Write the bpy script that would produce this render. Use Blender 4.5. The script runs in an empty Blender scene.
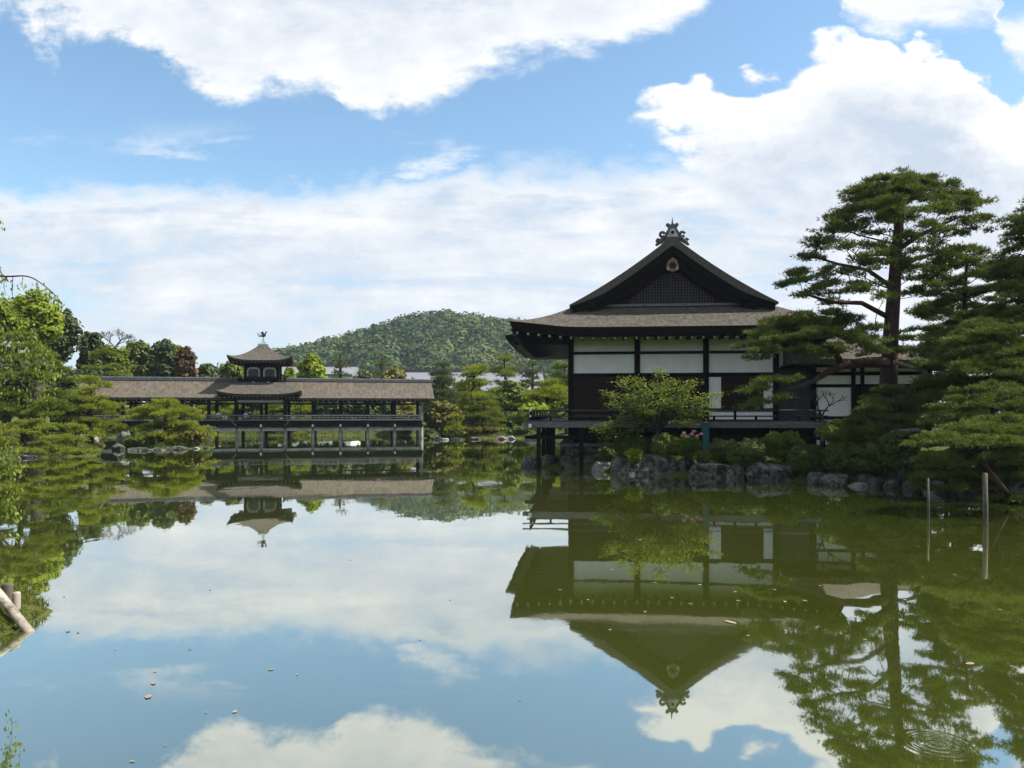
import bpy, bmesh, math, random
import numpy as np
from mathutils import Vector, Matrix, noise as mnoise

# ------------------------------------------------------------------ camera, sky, sun, exposure
SC = bpy.context.scene
COL = SC.collection
F, CX, HY, CH = 770.0, 512.0, 412.0, 2.4          # focal px, image centre x, horizon row, eye height

def P(px, py, D):
    """world point standing D metres ahead, from its bearing and elevation measured on the photo"""
    return Vector(((px - CX) * D / F, D, CH + (HY - py) * D / F))
def PX(px, D): return (px - CX) * D / F
def PZ(py, D): return CH + (HY - py) * D / F

cam_d = bpy.data.cameras.new('camera'); cam = bpy.data.objects.new('camera', cam_d); COL.objects.link(cam)
cam.location = (0, 0, CH); cam.rotation_euler = (math.radians(90), 0, 0)
cam_d.sensor_width = 36; cam_d.lens = F / 1024 * 36; cam_d.shift_y = (HY - 384) / 1024
cam_d.clip_start = 0.05; cam_d.clip_end = 6000
SC.camera = cam

SUN_AZ, SUN_EL = math.radians(93), math.radians(52)      # azimuth measured from +Y towards +X
sd = bpy.data.lights.new('sun', 'SUN'); sun = bpy.data.objects.new('sun', sd); COL.objects.link(sun)
sd.energy = 5.0; sd.angle = math.radians(0.6); sd.color = (1.0, 0.94, 0.84)
sdir = Vector((math.sin(SUN_AZ) * math.cos(SUN_EL), math.cos(SUN_AZ) * math.cos(SUN_EL), math.sin(SUN_EL)))
sun.rotation_euler = sdir.to_track_quat('Z', 'Y').to_euler()
sun.location = sdir * 50

SC.view_settings.view_transform = 'Standard'; SC.view_settings.look = 'None'
SC.view_settings.gamma = 1; SC.view_settings.exposure = 0.80; SC.view_settings.use_curve_mapping = False
SC.render.engine = 'CYCLES'
SC.cycles.use_denoising = True; SC.cycles.denoising_prefilter = 'NONE'
SC.cycles.max_bounces = 8; SC.cycles.transparent_max_bounces = 8
SC.cycles.volume_bounces = 1; SC.cycles.caustics_reflective = False; SC.cycles.sample_clamp_indirect = 4.0; SC.cycles.caustics_refractive = False
SC.cycles.volume_step_rate = 4

class E:
    """tiny expression builder for shader math nodes"""
    def __init__(s, nt, sock): s.nt, s.k = nt, sock
    @staticmethod
    def mk(nt, op, *a, clamp=False):
        n = nt.nodes.new('ShaderNodeMath'); n.operation = op; n.use_clamp = clamp
        for i, x in enumerate(a):
            if isinstance(x, E): nt.links.new(x.k, n.inputs[i])
            else: n.inputs[i].default_value = x
        return E(nt, n.outputs[0])
    def __add__(s, o): return E.mk(s.nt, 'ADD', s, o)
    def __radd__(s, o): return E.mk(s.nt, 'ADD', o, s)
    def __sub__(s, o): return E.mk(s.nt, 'SUBTRACT', s, o)
    def __rsub__(s, o): return E.mk(s.nt, 'SUBTRACT', o, s)
    def __mul__(s, o): return E.mk(s.nt, 'MULTIPLY', s, o)
    def __rmul__(s, o): return E.mk(s.nt, 'MULTIPLY', o, s)
    def __truediv__(s, o): return E.mk(s.nt, 'DIVIDE', s, o)
    def max(s, o): return E.mk(s.nt, 'MAXIMUM', s, o)
    def min(s, o): return E.mk(s.nt, 'MINIMUM', s, o)
    def pow(s, o): return E.mk(s.nt, 'POWER', s, o)
    def abs(s): return E.mk(s.nt, 'ABSOLUTE', s)
    def step(s, a, b, lo=0.0, hi=1.0):
        n = s.nt.nodes.new('ShaderNodeMapRange'); n.interpolation_type = 'SMOOTHSTEP'
        s.nt.links.new(s.k, n.inputs[0])
        n.inputs[1].default_value = a; n.inputs[2].default_value = b
        n.inputs[3].default_value = lo; n.inputs[4].default_value = hi
        return E(s.nt, n.outputs[0])

def fcurve(nt, x, pts):
    """float curve through (x, y) points in 0..1"""
    n = nt.nodes.new('ShaderNodeFloatCurve'); c = n.mapping.curves[0]
    pts = sorted(pts)
    c.points[0].location = pts[0]; c.points[1].location = pts[-1]
    for p in pts[1:-1]: c.points.new(*p)
    n.mapping.update(); nt.links.new(x.k, n.inputs[1]); n.inputs[0].default_value = 1
    return E(nt, n.outputs[0])

def tex_noise(nt, vec, scale, detail=4, rough=0.55, dist=0.0, out=0):
    n = nt.nodes.new('ShaderNodeTexNoise'); n.inputs['Scale'].default_value = scale
    n.inputs['Detail'].default_value = detail; n.inputs['Roughness'].default_value = rough
    n.inputs['Distortion'].default_value = dist
    if vec is not None: nt.links.new(vec, n.inputs['Vector'])
    return n.outputs[out]

def mixrgb(nt, fac, a, b):
    n = nt.nodes.new('ShaderNodeMix'); n.data_type = 'RGBA'
    for i, x in ((0, fac), (6, a), (7, b)):
        if isinstance(x, E): nt.links.new(x.k, n.inputs[i])
        elif isinstance(x, bpy.types.NodeSocket): nt.links.new(x, n.inputs[i])
        elif isinstance(x, (int, float)): n.inputs[i].default_value = x
        else: n.inputs[i].default_value = (*x, 1)
    return n.outputs[2]

def build_world():
    w = bpy.data.worlds.new('World'); SC.world = w; w.use_nodes = True
    nt = w.node_tree; nt.nodes.clear()
    out = nt.nodes.new('ShaderNodeOutputWorld'); bg = nt.nodes.new('ShaderNodeBackground')
    nt.links.new(bg.outputs[0], out.inputs[0])
    sky = nt.nodes.new('ShaderNodeTexSky'); sky.sky_type = 'NISHITA'; sky.sun_disc = False
    sky.sun_elevation = SUN_EL; sky.sun_rotation = SUN_AZ
    sky.air_density = 1.0; sky.dust_density = 0.6; sky.ozone_density = 1.6
    tc = nt.nodes.new('ShaderNodeTexCoord'); sp = nt.nodes.new('ShaderNodeSeparateXYZ')
    nt.links.new(tc.outputs['Generated'], sp.inputs[0])
    x, y, z = (E(nt, sp.outputs[i]) for i in range(3))
    ya = y.abs().max(0.06)
    u0 = x / ya; w0 = z / ya                               # slopes across and up, as seen looking north
    cb = nt.nodes.new('ShaderNodeCombineXYZ')
    nt.links.new(u0.k, cb.inputs[0]); nt.links.new((w0 * 1.7).k, cb.inputs[1]); nt.links.new((y * 0.6).k, cb.inputs[2])
    v = cb.outputs[0]
    nb = E(nt, tex_noise(nt, v, 4.6, 7, 0.62, 0.3)) - 0.5      # billows
    nc = E(nt, tex_noise(nt, v, 15.0, 6, 0.66)) - 0.5          # fine curls
    mp = nt.nodes.new('ShaderNodeMapping'); nt.links.new(v, mp.inputs[0]); mp.inputs['Scale'].default_value = (1.0, 4.0, 1.0)
    ns = E(nt, tex_noise(nt, mp.outputs[0], 3.3, 7, 0.6, 0.6)) - 0.5   # stretched layers
    # columns of the picture -> 0..1 on the curves (px -512..1536)
    s = ((u0 + nc * 0.05 + nb * 0.05) * F + CX + 512.0) / 2048.0
    def cv(pts, src=None):                                   # pts: (px, py) -> slope above horizon, stored /1
        return fcurve(nt, s if src is None else src, [((a + 512) / 2048, (HY - b) / F) for a, b in pts])
    vo = nt.nodes.new('ShaderNodeTexVoronoi'); vo.feature = 'SMOOTH_F1'; vo.inputs['Scale'].default_value = 17.0; vo.inputs['Smoothness'].default_value = 0.35
    wv = nt.nodes.new('ShaderNodeVectorMath'); wv.operation = 'ADD'          # warped so that the puffs are not cells
    ws = nt.nodes.new('ShaderNodeVectorMath'); ws.operation = 'SCALE'; ws.inputs['Scale'].default_value = 0.10
    nt.links.new(tex_noise(nt, v, 9.0, 4, 0.6, 0, 1), ws.inputs[0]); nt.links.new(v, wv.inputs[0]); nt.links.new(ws.outputs[0], wv.inputs[1])
    nt.links.new(wv.outputs[0], vo.inputs['Vector'])
    puff = E(nt, vo.outputs['Distance']) - 0.42
    ww = w0 + nb * 0.15 + nc * 0.085 + puff * 0.022
    B1 = cv([(-512, 30), (-100, 10), (0, 18), (55, 44), (145, 52), (170, 80), (238, 106), (275, 92), (335, 92), (352, 112), (400, 109), (440, 94), (510, 72), (570, 62), (640, 36), (700, 2), (760, -60), (850, -90), (1536, -60)])
    top = (ww - B1).step(-0.004, 0.036) * w0.step(0.62, 1.15, 1.0, 0.6)
    B2 = cv([(-512, 170), (-60, 178), (60, 188), (110, 182), (200, 180), (340, 178), (430, 168), (520, 164), (600, 166), (640, 158), (700, 150), (800, 150), (1000, 150), (1536, 140)])
    wl = w0 + nb * 0.09 + nc * 0.075 + ns * 0.05 + puff * 0.02
    low = (B2 - wl).step(-0.008, 0.034)
    wc = w0 + nb * 0.10 + nc * 0.06 + puff * 0.060
    T = cv([(-512, 412), (560, 412), (606, 200), (622, 112), (648, 92), (700, 80), (745, 72), (790, 62), (830, 34), (870, 24), (930, 42), (985, 78), (1010, 96), (1060, 40), (1200, 20), (1536, 60)])
    Bc = cv([(-512, 20), (590, 40), (606, 90), (624, 124), (660, 144), (700, 172), (760, 220), (900, 340), (1000, 412), (1536, 412)])
    cum = (T - wc).step(-0.002, 0.018) * (wc - Bc).step(-0.004, 0.035)
    wq = w0 + nb * 0.08 + nc * 0.05 + puff * 0.03
    T4 = cv([(-512, 412), (780, 412), (835, 30), (880, -60), (985, -60), (998, 10), (1020, 8), (1060, -60), (1300, -60), (1536, -20)])
    B4 = cv([(-512, -90), (780, -60), (850, 22), (930, 30), (990, 26), (1004, 56), (1040, 70), (1536, 20)])
    tr = ((T4 - wq).step(-0.01, 0.02)) * ((wq - B4).step(-0.01, 0.03))
    wisp = (ns * 1.1 + nb * 0.6 + nc * 0.5).step(0.04, 0.30) * 0.7 * w0.step(0.39, 0.31)
    dens = top.max(low).max(cum).max(tr).max(wisp).min(1.0)
    thin = (ns * 2.0 + nb * 1.2 + nc * 0.5 + 0.60).step(0.05, 0.62)      # the low bank is torn and lets some blue through
    dens = dens * (cum.max(top * 0.92).max(thin * 0.42 + 0.58))
    # light and shade inside the clouds
    def lerp(p, q, m): return p + (q - p) * m
    l_low = nb * 0.9 + nc * 0.9 + ns * 1.6 + 0.36 + (B2 - wl).step(0.0, 0.07, 0.30, 0.0)
    l_top = nb * 1.3 + nc * 1.2 - puff * 0.25 + 0.42 + (ww - B1).step(0.0, 0.10, 0.42, 0.0)
    rim = (T - wc).step(0.0, 0.12, 0.62, 0.0)
    belly = (T - wc).step(0.05, 0.16) * w0.step(0.20, 0.30)
    l_cum = nb * 0.9 + nc * 1.0 - puff * 0.35 + 0.58 + rim - belly * 0.34
    lum = lerp(lerp(l_low, l_cum, cum), l_top, top)
    lum = lum.max(tr * 0.75).min(1.0).max(0.0)
    ccol = mixrgb(nt, lum, (0.56, 0.64, 0.76), (1.0, 1.0, 0.985))
    sc = nt.nodes.new('ShaderNodeVectorMath'); sc.operation = 'MULTIPLY'
    nt.links.new(sky.outputs[0], sc.inputs[0]); sc.inputs[1].default_value = (1.10, 1.24, 1.20)
    lf = nt.nodes.new('ShaderNodeVectorMath'); lf.operation = 'SCALE'
    nt.links.new(ccol, lf.inputs[0]); lf.inputs['Scale'].default_value = 6.4
    nt.links.new(mixrgb(nt, dens * w0.step(-0.02, 0.02), sc.outputs[0], lf.outputs[0]), bg.inputs[0])
    bg.inputs[1].default_value = 0.10
build_world()

# ------------------------------------------------------------------ helpers
def tag(o, label=None, cat=None, group=None, kind=None):
    if label: o['label'] = label
    if cat: o['category'] = cat
    if group: o['group'] = group
    if kind: o['kind'] = kind
    return o

def thing(name, label, cat, loc=(0, 0, 0), rz=0.0, group=None):
    o = bpy.data.objects.new(name, None); COL.objects.link(o)
    o.empty_display_size = 0.3
    o.location = loc; o.rotation_euler = (0, 0, rz)
    return tag(o, label, cat, group)

def link(name, me, parent=None, loc=(0, 0, 0), rot=(0, 0, 0)):
    o = bpy.data.objects.new(name, me); COL.objects.link(o)
    o.location = loc; o.rotation_euler = rot
    if parent is not None: o.parent = parent
    return o

class MB:
    def __init__(s): s.v, s.f = [], []
    def add(s, vs, fs):
        b = len(s.v); s.v += [tuple(p) for p in vs]; s.f += [[b + i for i in q] for q in fs]; return s
    def box(s, x0, x1, y0, y1, z0, z1, bev=0.0):
        vs = [(x0, y0, z0), (x1, y0, z0), (x1, y1, z0), (x0, y1, z0), (x0, y0, z1), (x1, y0, z1), (x1, y1, z1), (x0, y1, z1)]
        return s.add(vs, [(0, 3, 2, 1), (4, 5, 6, 7), (0, 1, 5, 4), (1, 2, 6, 5), (2, 3, 7, 6), (3, 0, 4, 7)])
    def tube(s, pts, rads, n=8, cap=True):
        pts = [Vector(p) for p in pts]
        if not hasattr(rads, '__len__'): rads = [rads] * len(pts)
        rings = []
        up = Vector((0.13, 0.31, 0.94)).normalized()
        for i, p in enumerate(pts):
            d = (pts[min(i + 1, len(pts) - 1)] - pts[max(i - 1, 0)])
            if d.length < 1e-7: d = Vector((0, 0, 1))
            d.normalize()
            a = d.cross(up)
            if a.length < 1e-3: a = d.cross(Vector((1, 0, 0)))
            a.normalize(); b = d.cross(a)
            rings.append([p + (a * math.cos(t) + b * math.sin(t)) * rads[i] for t in (2 * math.pi * k / n for k in range(n))])
        vs = [q for r in rings for q in r]; fs = []
        for i in range(len(pts) - 1):
            for k in range(n):
                k2 = (k + 1) % n
                fs.append((i * n + k, i * n + k2, (i + 1) * n + k2, (i + 1) * n + k))
        if cap:
            fs.append(tuple(range(n - 1, -1, -1))); fs.append(tuple((len(pts) - 1) * n + k for k in range(n)))
        return s.add(vs, fs)
    def prism(s, poly, y0, y1):
        """closed outline in (x, z) given depth from y0 to y1"""
        n = len(poly)
        vs = [(p[0], y0, p[1]) for p in poly] + [(p[0], y1, p[1]) for p in poly]
        fs = [tuple(range(n - 1, -1, -1)), tuple(range(n, 2 * n))]
        fs += [(i, (i + 1) % n, n + (i + 1) % n, n + i) for i in range(n)]
        return s.add(vs, fs)
    def build(s, name, mat, parent=None, loc=(0, 0, 0), smooth=False, bevel=0.0, rot=(0, 0, 0)):
        me = bpy.data.meshes.new(name); me.from_pydata(s.v, [], s.f)
        bm = bmesh.new(); bm.from_mesh(me)
        bmesh.ops.recalc_face_normals(bm, faces=bm.faces)
        bm.to_mesh(me); bm.free()
        if mat is not None: me.materials.append(mat)
        if smooth: me.polygons.foreach_set('use_smooth', [True] * len(me.polygons))
        me.update()
        o = link(name, me, parent, loc, rot)
        if bevel:
            m = o.modifiers.new('bevel', 'BEVEL'); m.width = bevel; m.segments = 1; m.limit_method = 'ANGLE'
        return o

def np_mesh(name, verts, faces, mat, tint=None, smooth=False):
    """fast mesh from arrays; faces (n, 3) or (n, 4); tint is one number per face"""
    me = bpy.data.meshes.new(name); k = faces.shape[1]; n = len(faces)
    me.vertices.add(len(verts)); me.vertices.foreach_set('co', np.ascontiguousarray(verts, dtype=np.float32).ravel())
    me.loops.add(n * k); me.loops.foreach_set('vertex_index', np.ascontiguousarray(faces, dtype=np.int32).ravel())
    me.polygons.add(n); me.polygons.foreach_set('loop_start', np.arange(0, n * k, k, dtype=np.int32))
    if smooth: me.polygons.foreach_set('use_smooth', np.ones(n, dtype=bool))
    if tint is not None:
        a = me.attributes.new('tint', 'FLOAT', 'FACE'); a.data.foreach_set('value', np.ascontiguousarray(tint, dtype=np.float32))
    me.materials.append(mat); me.update(calc_edges=True); return me

# ------------------------------------------------------------------ materials
MATS = {}
def mat_new(name):
    m = bpy.data.materials.new(name); m.use_nodes = True
    nt = m.node_tree; b = nt.nodes['Principled BSDF']; MATS[name] = m
    return m, nt, b
def coords(nt, which='Object', scale=(1, 1, 1)):
    tc = nt.nodes.new('ShaderNodeTexCoord'); mp = nt.nodes.new('ShaderNodeMapping')
    nt.links.new(tc.outputs[which], mp.inputs[0]); mp.inputs['Scale'].default_value = scale
    return mp.outputs[0]
def bump(nt, b, h, strength=0.3, dist=0.02):
    n = nt.nodes.new('ShaderNodeBump'); n.inputs['Strength'].default_value = strength; n.inputs['Distance'].default_value = dist
    nt.links.new(h, n.inputs['Height']); nt.links.new(n.outputs[0], b.inputs['Normal'])

def m_mottled(name, c1, c2, scale=3.0, rough=0.8, stretch=(1, 1, 1), c3=None, s3=1.0, t3=(0.55, 0.7), bumpd=0.0, spec=0.3, which='Object', detail=6):
    m, nt, b = mat_new(name); v = coords(nt, which, stretch)
    n1 = E(nt, tex_noise(nt, v, scale, detail, 0.65))
    col = mixrgb(nt, n1.step(0.3, 0.7), c1, c2)
    if c3 is not None:
        n3 = E(nt, tex_noise(nt, coords(nt, which), s3, 5, 0.65)).step(*t3)
        col = mixrgb(nt, n3, col, c3)
    nt.links.new(col, b.inputs['Base Color']); b.inputs['Roughness'].default_value = rough
    b.inputs['Specular IOR Level'].default_value = spec
    if bumpd: bump(nt, b, n1.k, 0.8, bumpd)
    return m

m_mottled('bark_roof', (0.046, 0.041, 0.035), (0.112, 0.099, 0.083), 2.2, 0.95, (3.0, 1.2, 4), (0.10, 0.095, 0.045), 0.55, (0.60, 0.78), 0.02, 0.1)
m_mottled('bark_edge_shaded', (0.007, 0.006, 0.005), (0.016, 0.013, 0.011), 3.0, 0.95, (1, 1, 12), bumpd=0.01, spec=0.1)  # bark colour darkened to paint in the shade on eave edges and undersides
m_mottled('bridge_roof', (0.068, 0.058, 0.046), (0.130, 0.112, 0.088), 1.6, 0.95, (3.0, 1.0, 1.0), (0.062, 0.062, 0.045), 0.35, (0.5, 0.75), 0.02, 0.1)
m_mottled('dark_wood', (0.0035, 0.003, 0.003), (0.010, 0.008, 0.0075), 6, 0.7, (1, 1, 5), bumpd=0.004, spec=0.08)
m_mottled('weathered_wood', (0.09, 0.09, 0.092), (0.18, 0.178, 0.18), 5, 0.75, (0.6, 6, 6), bumpd=0.004)
m_mottled('verge_bark', (0.060, 0.054, 0.046), (0.125, 0.112, 0.095), 5.0, 0.95, (1.5, 1.5, 6), bumpd=0.02, spec=0.1)
m_mottled('rail_wood', (0.022, 0.021, 0.022), (0.06, 0.058, 0.058), 5, 0.75, (0.6, 6, 6))
m_mottled('brown_board', (0.016, 0.009, 0.008), (0.034, 0.018, 0.015), 3, 0.65, (1, 1, 18), bumpd=0.006, spec=0.1)
m_mottled('plaster', (0.74, 0.76, 0.73), (0.85, 0.86, 0.83), 1.3, 0.85, (1, 1, 0.6), (0.60, 0.62, 0.58), 0.9, (0.66, 0.95))
m_mottled('white_paint', (0.70, 0.70, 0.68), (0.8, 0.8, 0.78), 5, 0.6)
m_mottled('aged_white', (0.30, 0.30, 0.27), (0.50, 0.50, 0.45), 2.5, 0.8, (1, 1, 0.5), (0.26, 0.25, 0.21), 1.1, (0.5, 0.8))
m_mottled('rafter_grey', (0.16, 0.16, 0.15), (0.30, 0.30, 0.28), 5, 0.8)
m_mottled('pile_wood', (0.12, 0.115, 0.10), (0.27, 0.26, 0.225), 3, 0.85, (1, 1, 0.3), (0.10, 0.10, 0.075), 1.4, (0.5, 0.7))
m_mottled('roof_tile_pale', (0.15, 0.155, 0.175), (0.21, 0.215, 0.24), 3, 0.6, (6, 1, 1))
m_mottled('tile_dark', (0.05, 0.052, 0.058), (0.11, 0.112, 0.12), 4, 0.55)
m_mottled('copper_green', (0.12, 0.19, 0.18), (0.22, 0.31, 0.29), 5, 0.5)
m_mottled('bronze_dark', (0.015, 0.02, 0.022), (0.035, 0.045, 0.045), 6, 0.4)
m_mottled('stone', (0.028, 0.028, 0.025), (0.20, 0.195, 0.175), 4.2, 0.9, (1, 1, 1), (0.022, 0.026, 0.016), 2.4, (0.46, 0.60), 0.06, 0.15, detail=10)
m_mottled('pale_stone', (0.13, 0.128, 0.12), (0.30, 0.295, 0.275), 3.5, 0.9, (1, 1, 1), (0.12, 0.12, 0.10), 1.5, (0.52, 0.7), 0.03, 0.2, detail=9)
m_mottled('brown_stone', (0.08, 0.065, 0.052), (0.20, 0.165, 0.14), 3.5, 0.9, (1, 1, 1), (0.09, 0.09, 0.07), 1.5, (0.52, 0.7), 0.03, 0.2, detail=9)
m_mottled('pine_bark', (0.022, 0.015, 0.012), (0.060, 0.036, 0.028), 5, 0.9, (1, 1, 0.35), (0.035, 0.028, 0.024), 2.0, (0.5, 0.68), 0.03, 0.15)
m_mottled('red_bark', (0.028, 0.017, 0.014), (0.070, 0.038, 0.030), 5, 0.9, (1, 1, 0.4), (0.04, 0.028, 0.024), 1.2, (0.5, 0.7), 0.03, 0.15)
m_mottled('grey_bark', (0.025, 0.022, 0.019), (0.07, 0.062, 0.054), 6, 0.9, (1, 1, 0.35), bumpd=0.02)
m_mottled('dead_wood', (0.16, 0.14, 0.12), (0.30, 0.27, 0.24), 8, 0.85, (1, 1, 1), bumpd=0.01)
m_mottled('pole_wood', (0.22, 0.19, 0.15), (0.40, 0.36, 0.30), 5, 0.8, (1, 1, 0.3), (0.09, 0.075, 0.05), 6, (0.5, 0.7), 0.006)
m_mottled('prop_wood', (0.06, 0.052, 0.042), (0.14, 0.125, 0.10), 5, 0.85, (1, 1, 0.3), (0.03, 0.03, 0.02), 3, (0.5, 0.7), 0.006)
m_mottled('stake_wood', (0.05, 0.04, 0.03), (0.13, 0.11, 0.085), 8, 0.9, (1, 1, 0.3), bumpd=0.01)
m_mottled('teal_paint', (0.008, 0.055, 0.06), (0.014, 0.08, 0.085), 4, 0.45)
m_mottled('gilt_wood', (0.13, 0.075, 0.045), (0.22, 0.15, 0.105), 9, 0.6)
m_mottled('moss_top', (0.10, 0.11, 0.02), (0.19, 0.18, 0.035), 5, 0.95)
m_mottled('floating_leaf', (0.20, 0.165, 0.10), (0.34, 0.29, 0.20), 20, 0.7)
m_mottled('brown_leaf', (0.10, 0.06, 0.035), (0.18, 0.10, 0.05), 20, 0.7)
m_mottled('orange_leaf', (0.22, 0.15, 0.12), (0.30, 0.21, 0.165), 20, 0.7)
m_mottled('petal', (0.42, 0.10, 0.17), (0.75, 0.50, 0.54), 9, 0.6)
m_mottled('hair', (0.012, 0.010, 0.009), (0.02, 0.017, 0.015), 9, 0.5)

def m_ground():
    m, nt, b = mat_new('ground_soil'); v = coords(nt)
    a = E(nt, tex_noise(nt, v, 0.35, 6, 0.6)); c = E(nt, tex_noise(nt, v, 4.0, 8, 0.7))
    col = mixrgb(nt, a.step(0.38, 0.62), (0.035, 0.055, 0.014), (0.085, 0.095, 0.025))
    col = mixrgb(nt, (a * 0.6 + c * 0.6).step(0.62, 0.80), col, (0.075, 0.06, 0.042))
    nt.links.new(col, b.inputs['Base Color']); b.inputs['Roughness'].default_value = 0.95
    b.inputs['Specular IOR Level'].default_value = 0.1
    bump(nt, b, c.k, 1.0, 0.06)
m_ground()

def m_water():
    m, nt, b = mat_new('pond_water'); nt.nodes.remove(b)
    out = nt.nodes['Material Output']
    v = coords(nt, 'Object', (1.0, 0.55, 1.0))
    big = E(nt, tex_noise(nt, v, 0.55, 3, 0.5, 0.2)); fine = E(nt, tex_noise(nt, v, 3.5, 3, 0.5))
    patch = E(nt, tex_noise(nt, coords(nt, 'Object', (0.35, 0.8, 1)), 0.22, 3, 0.5)).step(0.48, 0.66)
    # one ring of ripples where a fish rose on the right
    tc = nt.nodes.new('ShaderNodeTexCoord'); sp = nt.nodes.new('ShaderNodeSeparateXYZ'); nt.links.new(tc.outputs['Object'], sp.inputs[0])
    rx, ry = PX(937, 5.56), 5.56
    dx = E(nt, sp.outputs[0]) - rx; dy = E(nt, sp.outputs[1]) - ry
    r = (dx * dx + dy * dy).pow(0.5)
    ring = E.mk(nt, 'SINE', r * 95.0) * r.step(0.05, 0.34, 1.0, 0.0) * 0.022
    h = big * 0.5 + fine * (patch * 0.10 + 0.012) + ring
    bp = nt.nodes.new('ShaderNodeBump'); bp.inputs['Strength'].default_value = 1.0; bp.inputs['Distance'].default_value = 0.009
    nt.links.new(h.k, bp.inputs['Height'])
    gl = nt.nodes.new('ShaderNodeBsdfGlossy'); gl.distribution = 'GGX'; nt.links.new((patch * 0.022 + 0.016).k, gl.inputs['Roughness'])
    gl.inputs['Color'].default_value = (0.96, 0.98, 0.96, 1)
    nt.links.new(bp.outputs[0], gl.inputs['Normal'])
    df = nt.nodes.new('ShaderNodeBsdfDiffuse')
    murk = E(nt, tex_noise(nt, v, 0.12, 4, 0.55)).step(0.35, 0.65)
    nt.links.new(mixrgb(nt, murk, (0.046, 0.058, 0.007), (0.064, 0.074, 0.011)), df.inputs[0])
    fr = nt.nodes.new('ShaderNodeFresnel'); fr.inputs['IOR'].default_value = 1.33
    fac = (E(nt, fr.outputs[0]).pow(0.62) * 0.66 + 0.41).min(0.97)
    mx = nt.nodes.new('ShaderNodeMixShader'); nt.links.new(fac.k, mx.inputs[0])
    nt.links.new(df.outputs[0], mx.inputs[1]); nt.links.new(gl.outputs[0], mx.inputs[2])
    nt.links.new(mx.outputs[0], out.inputs[0])
m_water()

def m_leaf(name, c1, c2, trans=0.3, tcol=None, nscale=0.9, rough=0.65):
    """foliage: hue varies leaf by leaf (tint) and clump by clump (noise)"""
    m, nt, b = mat_new(name); out = nt.nodes['Material Output']
    at = nt.nodes.new('ShaderNodeAttribute'); at.attribute_name = 'tint'
    n = E(nt, tex_noise(nt, coords(nt), nscale, 4, 0.6))
    f = (E(nt, at.outputs['Fac']) * 0.62 + (n - 0.5) * 1.3 + 0.19).max(0.0).min(1.0)
    col = mixrgb(nt, f, c1, c2)
    nt.links.new(col, b.inputs['Base Color']); b.inputs['Roughness'].default_value = rough
    b.inputs['Specular IOR Level'].default_value = 0.22
    tr = nt.nodes.new('ShaderNodeBsdfTranslucent')
    t = tcol or (1.25, 1.25, 0.55)
    mu = nt.nodes.new('ShaderNodeVectorMath'); mu.operation = 'MULTIPLY'
    nt.links.new(col, mu.inputs[0]); mu.inputs[1].default_value = t
    nt.links.new(mu.outputs[0], tr.inputs[0])
    mx = nt.nodes.new('ShaderNodeMixShader'); mx.inputs[0].default_value = trans
    nt.links.new(b.outputs[0], mx.inputs[1]); nt.links.new(tr.outputs[0], mx.inputs[2])
    nt.links.new(mx.outputs[0], out.inputs[0])
    return m
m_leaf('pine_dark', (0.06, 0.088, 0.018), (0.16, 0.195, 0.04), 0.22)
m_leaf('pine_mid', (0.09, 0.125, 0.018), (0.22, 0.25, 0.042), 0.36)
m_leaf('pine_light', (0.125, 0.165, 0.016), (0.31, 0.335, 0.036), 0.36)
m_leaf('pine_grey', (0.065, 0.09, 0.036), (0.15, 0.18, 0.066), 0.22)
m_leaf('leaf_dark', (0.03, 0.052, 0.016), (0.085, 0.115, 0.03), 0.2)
m_leaf('leaf_mid', (0.07, 0.112, 0.014), (0.185, 0.225, 0.032), 0.36)
m_leaf('leaf_lime', (0.130, 0.190, 0.014), (0.300, 0.345, 0.028), 0.35)
m_leaf('leaf_olive', (0.110, 0.110, 0.022), (0.230, 0.215, 0.050), 0.3)
m_leaf('leaf_rust', (0.070, 0.045, 0.020), (0.170, 0.100, 0.040), 0.28)
m_leaf('leaf_maple', (0.08, 0.12, 0.024), (0.19, 0.235, 0.052), 0.35)
m_leaf('leaf_cherry', (0.140, 0.200, 0.030), (0.330, 0.380, 0.090), 0.45)
m_leaf('leaf_azalea', (0.04, 0.068, 0.014), (0.115, 0.155, 0.028), 0.2, nscale=2.2)
m_leaf('leaf_azalea_gold', (0.085, 0.085, 0.014), (0.190, 0.170, 0.030), 0.25, nscale=2.2)
m_leaf('leaf_hill', (0.018, 0.04, 0.014), (0.115, 0.145, 0.034), 0.2, nscale=0.012)
m_leaf('grass_blade', (0.060, 0.085, 0.016), (0.160, 0.180, 0.035), 0.3)

# ------------------------------------------------------------------ ground, pond, hill
POND = [(-6.3, 1.6), (-6.6, 5.5), (-5.75, 7.7), (-5.35, 8.5), (-5.55, 9.3), (-6.4, 10.2), (-10, 12), (-18, 15), (-26, 22), (-30, 32),
        (-28.5, 37.5), (-25.5, 40.0), (-22.8, 42.0), (-24.5, 45.5), (-29, 55), (-35, 64), (-38, 70), (-37, 75), (-25, 78.5), (-14, 79.5),
        (-8, 79.5), (-6.4, 73.5), (-5.2, 70.8), (-3, 70.2), (2.0, 69.5), (5.0, 60), (4.6, 48), (3.2, 40), (1.6, 36), (1.0, 34.6), (1.2, 33.2), (2.4, 32.4), (3.5, 31.4),
        (4.2, 29.6), (6.2, 28.9), (7.3, 28.6), (8.5, 27.3), (9.9, 26.5), (10.8, 24.9), (12.3, 24.7), (13.3, 23.2), (13.4, 20.8), (15.2, 17), (17, 10), (17.5, 1.6)]
ISLE = (-23.0, 51.6, 3.0, 2.3)
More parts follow.
